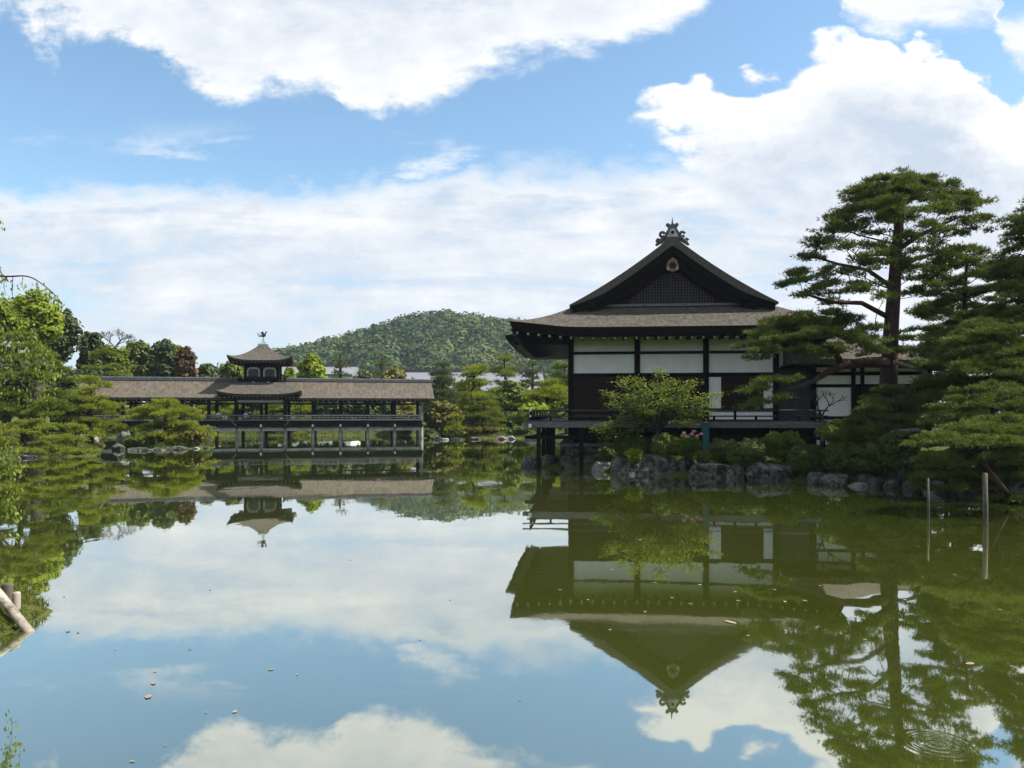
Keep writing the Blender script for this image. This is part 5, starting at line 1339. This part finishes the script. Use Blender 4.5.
def rocks():
    R = rock
    def RP(label, l, r, yt, yb, mat='stone', seed=1, blocky=0.35, dp=1.0, **k):
        D = 770 * CH / (yb - HY); w = (r - l) * D / F; h = (yb - yt) * D / F
        return R(label, (l + r) / 2, D + w * dp * 0.4, w * 1.1, h, max(0.4, w * dp), mat, seed, 0.0, blocky=blocky, **k)
    RP('pointed rock at the water under the veranda corner stilts', 524, 543, 455, 467, 'stone', 401)
    RP('dark block of stone between the stilts and the stone base', 541, 556, 454, 467.5, 'stone', 402, 0.6)
    RP('rounded brown boulder in front of the stone base', 576, 592, 458, 467.5, 'brown_stone', 403)
    RP('small mottled rock left of the large boulder under the maple', 594, 612, 460, 471, 'pale_stone', 404)
    RP('upright grey rock beside the left end of the large boulder', 612, 626, 455, 474, 'stone', 405, 0.5)
    RP('large smooth grey boulder below the young maple', 620, 674, 453, 475, 'stone', 406, 0.5, 0.7)
    RP('narrow rock right of the large boulder under the peony', 674, 694, 456, 475, 'stone', 407)
    RP('broad pale flecked rock below the teal post', 690, 736, 462, 478, 'stone', 408, 0.5, 0.7)
    RP('dark small rock between the flecked rock and the flat faced one', 728, 752, 464, 479, 'stone', 409)
    RP('long flat faced grey rock with a mossy top', 750, 798, 461, 481, 'stone', 410, 0.75, 0.6)
    RP('rounded dark rock right of the flat faced rock', 809, 826, 472, 484, 'stone', 411)
    RP('low rock with brown earth on its top at the waterline', 824, 850, 473, 486, 'stone', 412)
    RP('small very pale flat stone at the waterline', 850, 866, 482, 487, 'pale_stone', 413)
    RP('grey rock behind the small pale flat stone', 858, 874, 473, 486, 'stone', 414)
    RP('pair topped grey rock right of the pale flat stone', 868, 884, 476, 487, 'stone', 415)
    RP('dim rock in the shade below the dark waterside shrubs', 884, 904, 478, 488, 'stone', 416)
    RP('dark rock under the drooping pine left of the thin stake', 902, 926, 480, 490, 'stone', 417)
    RP('wide dim rock behind the thin stake', 930, 962, 482, 494, 'stone', 418)
    RP('grey rock near the foot of the thick prop', 960, 988, 484, 497, 'stone', 419)
    RP('pale shaded rock at the right edge of the picture', 1000, 1034, 490, 502, 'stone', 420)
    RP('dark upright rock at the right edge above the pale shaded one', 1018, 1050, 480, 504, 'stone', 421)
    # far bank
    RP('grey boulder beside the clipped shrub at the bridge end', 432, 440, 435, 439.5, 'stone', 431)
    RP('low rock under the first golden shrub', 471, 481, 437, 439.6, 'stone', 432)
    RP('mauve grey boulder in the middle of the far bank', 495, 507, 435.5, 439.5, 'brown_stone', 433)
    RP('white topped boulder right of the mauve grey one', 507, 514, 435.5, 439.3, 'pale_stone', 434)
    RP('small pale rock left of the veranda on the far bank', 526, 536, 435.5, 440, 'pale_stone', 435)
    RP('flat rock below the small green mound shrub', 452, 463, 437.5, 440, 'stone', 436)
    RP('small pale rock next to the bridge end pile', 442, 449, 437.8, 440, 'pale_stone', 437)
    # islet and left bank
    RP('dark blue grey rock at the left tip of the islet', 113, 124, 443, 450, 'stone', 441)
    RP('tall pale rock under the bridge end left of the islet', 118, 130, 430, 447, 'pale_stone', 442, 0.3, 0.6)
    RP('flat rock at the front of the islet', 152, 170, 447, 450.5, 'stone', 443)
    RP('curved grey rock below the golden shrub on the islet', 173, 185, 445.5, 450, 'stone', 444)
    RP('small white rock at the right end of the islet', 193, 200, 446.5, 449, 'pale_stone', 445)
    RP('low rock at the islet right corner beside the pile', 203, 210, 446, 448.5, 'stone', 446)
    RP('dark rock at the front left of the islet', 130, 148, 447.5, 451, 'stone', 447)
    RP('leaning pale rock on the left bank by the stone bridge', 82, 96, 432, 446, 'pale_stone', 448)
    RP('low dark rock under the left bank pine', 40, 62, 449, 456, 'stone', 449)
    RP('flat rock at the tip of the left bank', 62, 84, 446, 453, 'stone', 450)
    RP('dark rock at the left edge under the low wide pine', 8, 38, 450, 458, 'stone', 451)
rocks()

# ------------------------------------------------------------------ small things on the right bank
def small_things():
    D = 28.9; x = PX(705.5, D); z0 = g1(x, D); zt = PZ(423.5, D)
    t = thing('teal_post', 'dark teal square post among the shrubs before the veranda', 'post', (x, D, z0))
    MB().box(-0.125, 0.125, -0.09, 0.09, -0.3, zt - z0).build('shaft', MATS['teal_paint'], t, bevel=0.015)
    MB().box(-0.135, 0.135, -0.1, 0.1, zt - z0 + 0.002, zt - z0 + 0.03).build('cap', MATS['teal_paint'], t, bevel=0.008)
    D = 24.6; x = PX(905, D)
    t = thing('stone_slab', 'pale stone slab showing among the shrubs right of the red pine', 'slab', (x, D, PZ(433, D)))
    b = MB().box(-0.36, 0.36, -0.25, 0.25, 0.02, 0.12); b.build('slab_top', MATS['pale_stone'], t, bevel=0.02, rot=(0, -0.12, 0))
    MB().box(-0.55, 0.45, 0.0, 0.5, g1(x, D) - PZ(433, D) - 0.1, 0.015).build('support', MATS['stone'], t)
    # mossy cap on the flat faced rock
small_things()

# ------------------------------------------------------------------ near left corner: bank edge with leaning pole and stakes
def near_left():
    # leaning pole
    a, b = Vector((-6.9, 9.35, 1.02)), Vector((PX(30, 8.42), 8.42, -0.02)); d = (b - a)
    o = MB(); o.tube([a - a, d * 0.35, d * 0.7, d * 1.18], [0.050, 0.051, 0.052, 0.051], 12)
    t = thing('leaning_pole', 'thick pale log leaning from the grassy corner into the water', 'log', a)
    o.build('log', MATS['pole_wood'], t, smooth=True)
    r = MB(); c = d * 0.62; dn = d.normalized(); r.tube([c - dn * 0.012, c + dn * 0.012], [0.058, 0.058], 12); r.build('binding', MATS['stake_wood'], t)
    for (px, D, yt, rad, m, lab) in ((7.5, 9.0, 583.5, 0.062, 'stake_wood', 'dark rounded stake behind the leaning log'), (16.5, 8.9, 592, 0.045, 'pole_wood', 'short pale brown stake right of the dark stake')):
        x = PX(px, D); zt = PZ(yt, D)
        s = MB().tube([(0.0, 0, -0.7), (0, 0, 0), (0.0, 0, zt - 0.02), (0, 0, zt)], [rad, rad, rad, rad * 0.8], 10).build('stake', MATS[m], None, (x, D, 0), smooth=True)
        tag(s, lab, 'stake')
    # grass and moss on the corner bank
    rng = np.random.default_rng(71); n = 5200
    X = rng.uniform(-7.6, -5.2, n); Y = rng.uniform(6.6, 10.4, n); s = sdf(X, Y); k = s > 0.02; X, Y = X[k], Y[k]; Z = gz(X, Y); n = len(X)
    dirs = unit(np.stack([rng.normal(0, .5, n), rng.normal(0, .5, n), np.ones(n)], 1))
    v, f = tuft_arrays(np.stack([X, Y, Z - 0.01], 1), dirs, rng.uniform(0.04, 0.12, n), rng, 4, 0.6, 0.14)
    tag(link('grass', np_mesh('grass', v, f, MATS['grass_blade'], rng.uniform(0, 1, n * 4))), 'short grass and moss on the near left bank corner', 'grass', kind='stuff')
near_left()

def bank_cover():
    """low ground cover on the visible banks"""
    rng = np.random.default_rng(72)
    P_ = []
    for (x0, x1, y0, y1, n) in ((2, 16, 22, 34, 26000), (-8, 6, 69, 76, 9000), (-36, -20, 38, 56, 12000), (-40, -6, 74, 82, 9000)):
        X = rng.uniform(x0, x1, n); Y = rng.uniform(y0, y1, n); s = sdf(X, Y); k = (s > 0.1) & ~((X > 2.0) & (X < 13.5) & (Y > 31.2)); X, Y = X[k], Y[k]
        P_.append(np.stack([X, Y, gz(X, Y)], 1))
    p = np.concatenate(P_); n = len(p)
    L = np.where(p[:, 1] > 36, 0.2, 0.09) * rng.uniform(0.7, 1.3, n)
    d = unit(np.stack([rng.normal(0, .6, n), rng.normal(0, .6, n), np.ones(n)], 1))
    v, f = tuft_arrays(p, d, L, rng, 4, 0.7, 0.22)
    tag(link('ground_cover', np_mesh('ground_cover', v, f, MATS['grass_blade'], rng.uniform(0, 1, n * 4))), 'low grass and moss growing on the pond banks', 'grass', kind='stuff')
bank_cover()

# ------------------------------------------------------------------ weeping cherry at the near left
def cherry():
    D = 9.0; rng = np.random.default_rng(81); rg = random.Random(81)
    bx, by = -8.6, 9.6; bz = g1(bx, by); o = Vector((bx, by, bz))
    t = thing('weeping_cherry', 'weeping cherry branches with fresh pale leaves hanging in from the left edge', 'tree', o)
    mb = MB(); LP = []; LN = []; LD = 0.85
    def strand(pts, r0, r1, dens, size_drop=0.05, along=(0.0, 1.0)):
        V_ = [Vector(P(a, c, d)) - o for a, c, d in pts]
        # resample with Catmull-Rom
        Q = []
        for i in range(len(V_) - 1):
            p0, p1, p2, p3 = V_[max(i - 1, 0)], V_[i], V_[i + 1], V_[min(i + 2, len(V_) - 1)]
            for k in range(6):
                s = k / 6; Q.append(0.5 * ((2 * p1) + (p2 - p0) * s + (2 * p0 - 5 * p1 + 4 * p2 - p3) * s * s + (3 * p1 - p0 - 3 * p2 + p3) * s ** 3))
        Q.append(V_[-1]); n = len(Q)
        mb.tube(Q, [r0 + (r1 - r0) * i / (n - 1) for i in range(n)], 6)
        L = sum((Q[i + 1] - Q[i]).length for i in range(n - 1))
        for q in range(int(L * dens * LD)):
            f = rg.uniform(*along); i = min(int(f * (n - 1)), n - 2); c = Q[i].lerp(Q[i + 1], f * (n - 1) - i)
            LP.append(c + Vector((rg.gauss(0, .03), rg.gauss(0, .03), -abs(rg.gauss(0.03, size_drop)))))
            LN.append((rg.gauss(0, 1), rg.gauss(0, 1), rg.gauss(0, 0.5)))
        return Q
    # trunk and main limbs outside the frame
    top = Vector(P(-190, 180, 9.6)) - o
    mb.tube([(0, 0, -0.2), (0.05, 0, 1.2), (0.1, 0, 2.6), top], [0.2, 0.17, 0.14, 0.09], 9)
    arc = strand([(-190, 180, 9.6), (-110, 225, 9.2), (-50, 268, 9.0), (0, 276, 9.0), (28, 276.5, 9.0), (46, 287, 9.0), (56, 296, 9.0), (62, 303, 9.0)], 0.016, 0.002, 26, 0.05, (0.62, 1.0))
    strand([(-190, 180, 9.6), (-90, 190, 9.2), (-30, 205, 9.0), (-8, 212, 9.0), (1, 222, 9.0)], 0.02, 0.004, 22, 0.03, (0.6, 1.0))
    strand([(-150, 210, 9.4), (-40, 245, 9.1), (-6, 262, 9.0), (4, 280, 9.0)], 0.015, 0.003, 26, 0.03, (0.6, 1.0))
    # hanging shoots
    for (px, yt, yb, dn, dd) in ((13, 277, 306, 60, 0.0), (23, 277, 291, 60, 0.1), (37, 282, 290, 40, 0.0), (5, 277, 296, 30, -.1)):
        strand([(px, yt, D + dd), (px - 1, (yt + yb) / 2, D + dd), (px + 1, yb, D + dd)], 0.004, 0.002, dn)
    for (x0, y0, x1, y1, dn) in ((-40, 262, 14, 372, 46), (-30, 272, 30, 350, 44), (-20, 280, 40, 380, 52), (-10, 285, 52, 388, 52), (-40, 300, 22, 396, 44), (-6, 300, 58, 372, 48), (-40, 320, 4, 388, 40), (-20, 305, 34, 398, 46), (-30, 280, 8, 350, 44), (-12, 312, 46, 396, 40)):
        strand([(x0, y0, D + rg.uniform(-.3, .3)), ((x0 * 0.4 + x1 * 0.6), y0 + (y1 - y0) * 0.35, D + rg.uniform(-.2, .2)), (x1 - 3, y0 + (y1 - y0) * 0.75, D), (x1, y1, D)], 0.0035, 0.0015, dn, 0.06, (0.3, 1.0))
    for (x0, y0, x1, y1, dn) in ((-60, 380, 10, 520, 55), (-50, 390, 18, 470, 65), (-40, 400, 6, 500, 60), (-30, 410, 20, 515, 38), (-50, 420, 12, 545, 42), (-30, 400, 15, 450, 70), (-25, 415, 8, 470, 75)):
        strand([(x0, y0, D - 0.6), ((x0 * 0.4 + x1 * 0.6), y0 + (y1 - y0) * 0.35, D - 0.6), (x1 - 2, y0 + (y1 - y0) * 0.75, D - .6), (x1, y1, D - .6)], 0.0035, 0.0015, dn, 0.05, (0.35, 1.0))
    mb.build('trunk', MATS['grey_bark'], t, smooth=True)
    LP = np.array(LP); LN = unit(np.array(LN)); n = len(LP)
    # hanging leaves: long axis mostly downwards
    a = unit(np.stack([rng.normal(0, .45, n), rng.normal(0, .45, n), -np.ones(n)], 1)); b = unit(np.cross(a, LN))
    s = rng.uniform(0.014, 0.031, n)[:, None]
    v = np.stack([LP, LP + a * s + b * s * 0.5, LP + a * s * 2.1, LP + a * s - b * s * 0.5], 1).reshape(-1, 3)
    link('leaves', np_mesh('leaves', v, np.arange(n * 4).reshape(n, 4), MATS['leaf_cherry'], np.clip(rng.normal(.5, .28, n), 0, 1)), t)
cherry()

# ------------------------------------------------------------------ people on the bridge bench
def cloth_mat(name, shirt, legs):
    m, nt, b = mat_new(name); tc = nt.nodes.new('ShaderNodeTexCoord'); sp = nt.nodes.new('ShaderNodeSeparateXYZ')
    nt.links.new(tc.outputs['Object'], sp.inputs[0]); z = E(nt, sp.outputs[2])
    col = mixrgb(nt, z.step(0.06, 0.09), legs, shirt); col = mixrgb(nt, z.step(0.50, 0.52), col, (0.42, 0.26, 0.18))
    nt.links.new(col, b.inputs['Base Color']); b.inputs['Roughness'].default_value = 0.8; return m
def person(label, px, shirt, legs, turn, lean):
    m = (px - CX) / F; D = 66.35 + (px - 261.5) * 0.0185; x = PX(px, D); zs = 1.79
    t = thing('person', label, 'person', (x, D, zs), turn)
    J = [((0, 0, 0.08), .15), ((0, -0.02 + lean * .3, 0.28), .14), ((0, lean, 0.44), .15), ((0, lean * 1.2, 0.53), .06), ((0, lean * 1.4 + .02, 0.61), .085), ((0, lean * 1.5 + .02, 0.71), .095), ((0, lean * 1.5, 0.78), .05),
         ((.19, lean, 0.42), .065), ((.25, lean + .05, 0.2), .05), ((.12, lean + .28, 0.14), .04), ((.08, lean + .36, 0.13), .035),
         ((-.19, lean, 0.42), .065), ((-.25, lean + .05, 0.2), .05), ((-.12, lean + .28, 0.14), .04), ((-.08, lean + .36, 0.13), .035),
         ((.1, .08, 0.06), .095), ((.12, .44, 0.06), .07), ((.12, .46, -0.34), .05), ((.12, .58, -0.40), .04),
         ((-.1, .08, 0.06), .095), ((-.12, .44, 0.06), .07), ((-.12, .46, -0.34), .05), ((-.12, .58, -0.40), .04)]
    Ed = [(0, 1), (1, 2), (2, 3), (3, 4), (4, 5), (5, 6), (2, 7), (7, 8), (8, 9), (9, 10), (2, 11), (11, 12), (12, 13), (13, 14), (0, 15), (15, 16), (16, 17), (17, 18), (0, 19), (19, 20), (20, 21), (21, 22)]
    me = bpy.data.meshes.new('body'); me.from_pydata([j[0] for j in J], Ed, []); me.materials.append(cloth_mat('clothes_' + str(px).replace('.', '_'), shirt, legs))
    o = link('body', me, t); sk = o.modifiers.new('skin', 'SKIN')
    sv = me.skin_vertices[0].data if me.skin_vertices else None
    if sv is None:
        bm = bmesh.new(); bm.from_mesh(me); bm.verts.layers.skin.verify(); bm.to_mesh(me); bm.free(); sv = me.skin_vertices[0].data
    for i, j in enumerate(J): sv[i].radius = (j[1], j[1])
    sv[0].use_root = True
    ss = o.modifiers.new('sub', 'SUBSURF'); ss.levels = 1; ss.render_levels = 1
    bm = bmesh.new(); bmesh.ops.create_uvsphere(bm, u_segments=14, v_segments=10, radius=0.112)
    for v in list(bm.verts):
        if v.co.y > 0.05 and v.co.z < 0.04: v.co.y = 0.05
        v.co += Vector((0, lean * 1.5 - 0.005, 0.735))
    hm = bpy.data.meshes.new('hair'); bm.to_mesh(hm); bm.free(); hm.materials.append(MATS['hair']); link('hair', hm, t)
person('seated person in pale beige top left of the pavilion with dark hair', 218.5, (0.50, 0.46, 0.40), (0.05, 0.05, 0.06), 0.15, 0.02)
person('seated person in white top leaning forward inside the pavilion', 244.5, (0.60, 0.60, 0.58), (0.03, 0.03, 0.04), -0.6, 0.12)
person('seated person in black clothes next to the one in white', 249.5, (0.015, 0.016, 0.02), (0.02, 0.02, 0.025), 0.5, 0.05)

# ------------------------------------------------------------------ leaves drifting on the pond
def floating():
    rg = random.Random(17)
    def leaf(px, py, w, mat, lab, grp=None):
        D = F * CH / (py - HY); x = PX(px, D); L = w * D / F
        mb = MB(); n = 12; V = [(0, 0, 0.003)]; wd = rg.uniform(0.6, 0.95); bend = rg.uniform(0, 6.28)
        for k in range(n):
            a = 2 * math.pi * k / n; r = 0.5 * L * (0.62 + 0.38 * abs(math.cos(a)) ** 3) * rg.uniform(0.85, 1.1)
            V.append((r * math.cos(a), r * wd * math.sin(a), 0.003 + 0.010 * L * math.cos(a + bend)))
        V += [(a, c, z - 0.002) for a, c, z in V]
        Fc = [(0, 1 + k, 1 + (k + 1) % n) for k in range(n)] + [(n + 1, n + 2 + (k + 1) % n, n + 2 + k) for k in range(n)] + [(1 + k, n + 2 + k, n + 2 + (k + 1) % n, 1 + (k + 1) % n) for k in range(n)]
        o = mb.add(V, Fc).build('floating_leaf', MATS[mat], None, (x, D, 0.004)); o.rotation_euler = (0, 0, rg.uniform(0, 6.28))
        tag(o, lab, 'leaf', grp)
    leaf(153, 683.5, 9, 'orange_leaf', 'upper of two salmon leaves floating near the bottom left')
    leaf(148, 697, 11, 'orange_leaf', 'lower of two salmon leaves floating near the bottom left')
    leaf(731, 622.5, 14, 'floating_leaf', 'largest pale leaf floating in the reflection of the hall roof')
    leaf(68, 632, 5, 'brown_leaf', 'small dark brown leaf floating right of the leaning log')
    leaf(970, 664, 11, 'orange_leaf', 'reddish leaf floating in the reflection of the right pines')
    leaf(235, 712, 7, 'floating_leaf', 'pale yellow curled leaf floating below the centre left')
    g = 'specks of leaf drifting on the pond'; lab = 'tiny pale leaf speck drifting on the pond surface'
    for (px, py, w) in ((155, 672, 4), (297, 675, 4), (271, 670, 6), (206, 713, 3), (132, 762, 6), (165, 746, 3), (588, 600, 4), (645, 612, 5), (672, 598, 4), (700, 585, 5), (560, 590, 4), (690, 604, 4), (785, 602, 6), (805, 601, 5), (738, 601, 4), (612, 570, 4), (655, 583, 4), (610, 630, 4), (748, 636, 4),
                        (735, 592, 4), (775, 590, 4), (820, 586, 4), (640, 540, 4), (540, 548, 4), (115, 650, 3), (60, 571, 4), (42, 590, 3), (210, 590, 4), (450, 600, 3), (350, 560, 3), (420, 640, 3), (520, 700, 3), (865, 640, 4), (905, 600, 4), (955, 575, 4), (1000, 610, 4), (880, 700, 4), (930, 650, 4)):
        leaf(px, py, w, 'floating_leaf', lab, g)
    for (px, py, w) in ((38, 594, 4), (64, 597, 3), (78, 633, 4), (190, 650, 3)): leaf(px, py, w, 'brown_leaf', 'tiny brown leaf speck drifting on the left of the pond', 'brown leaf specks on the pond')
floating()
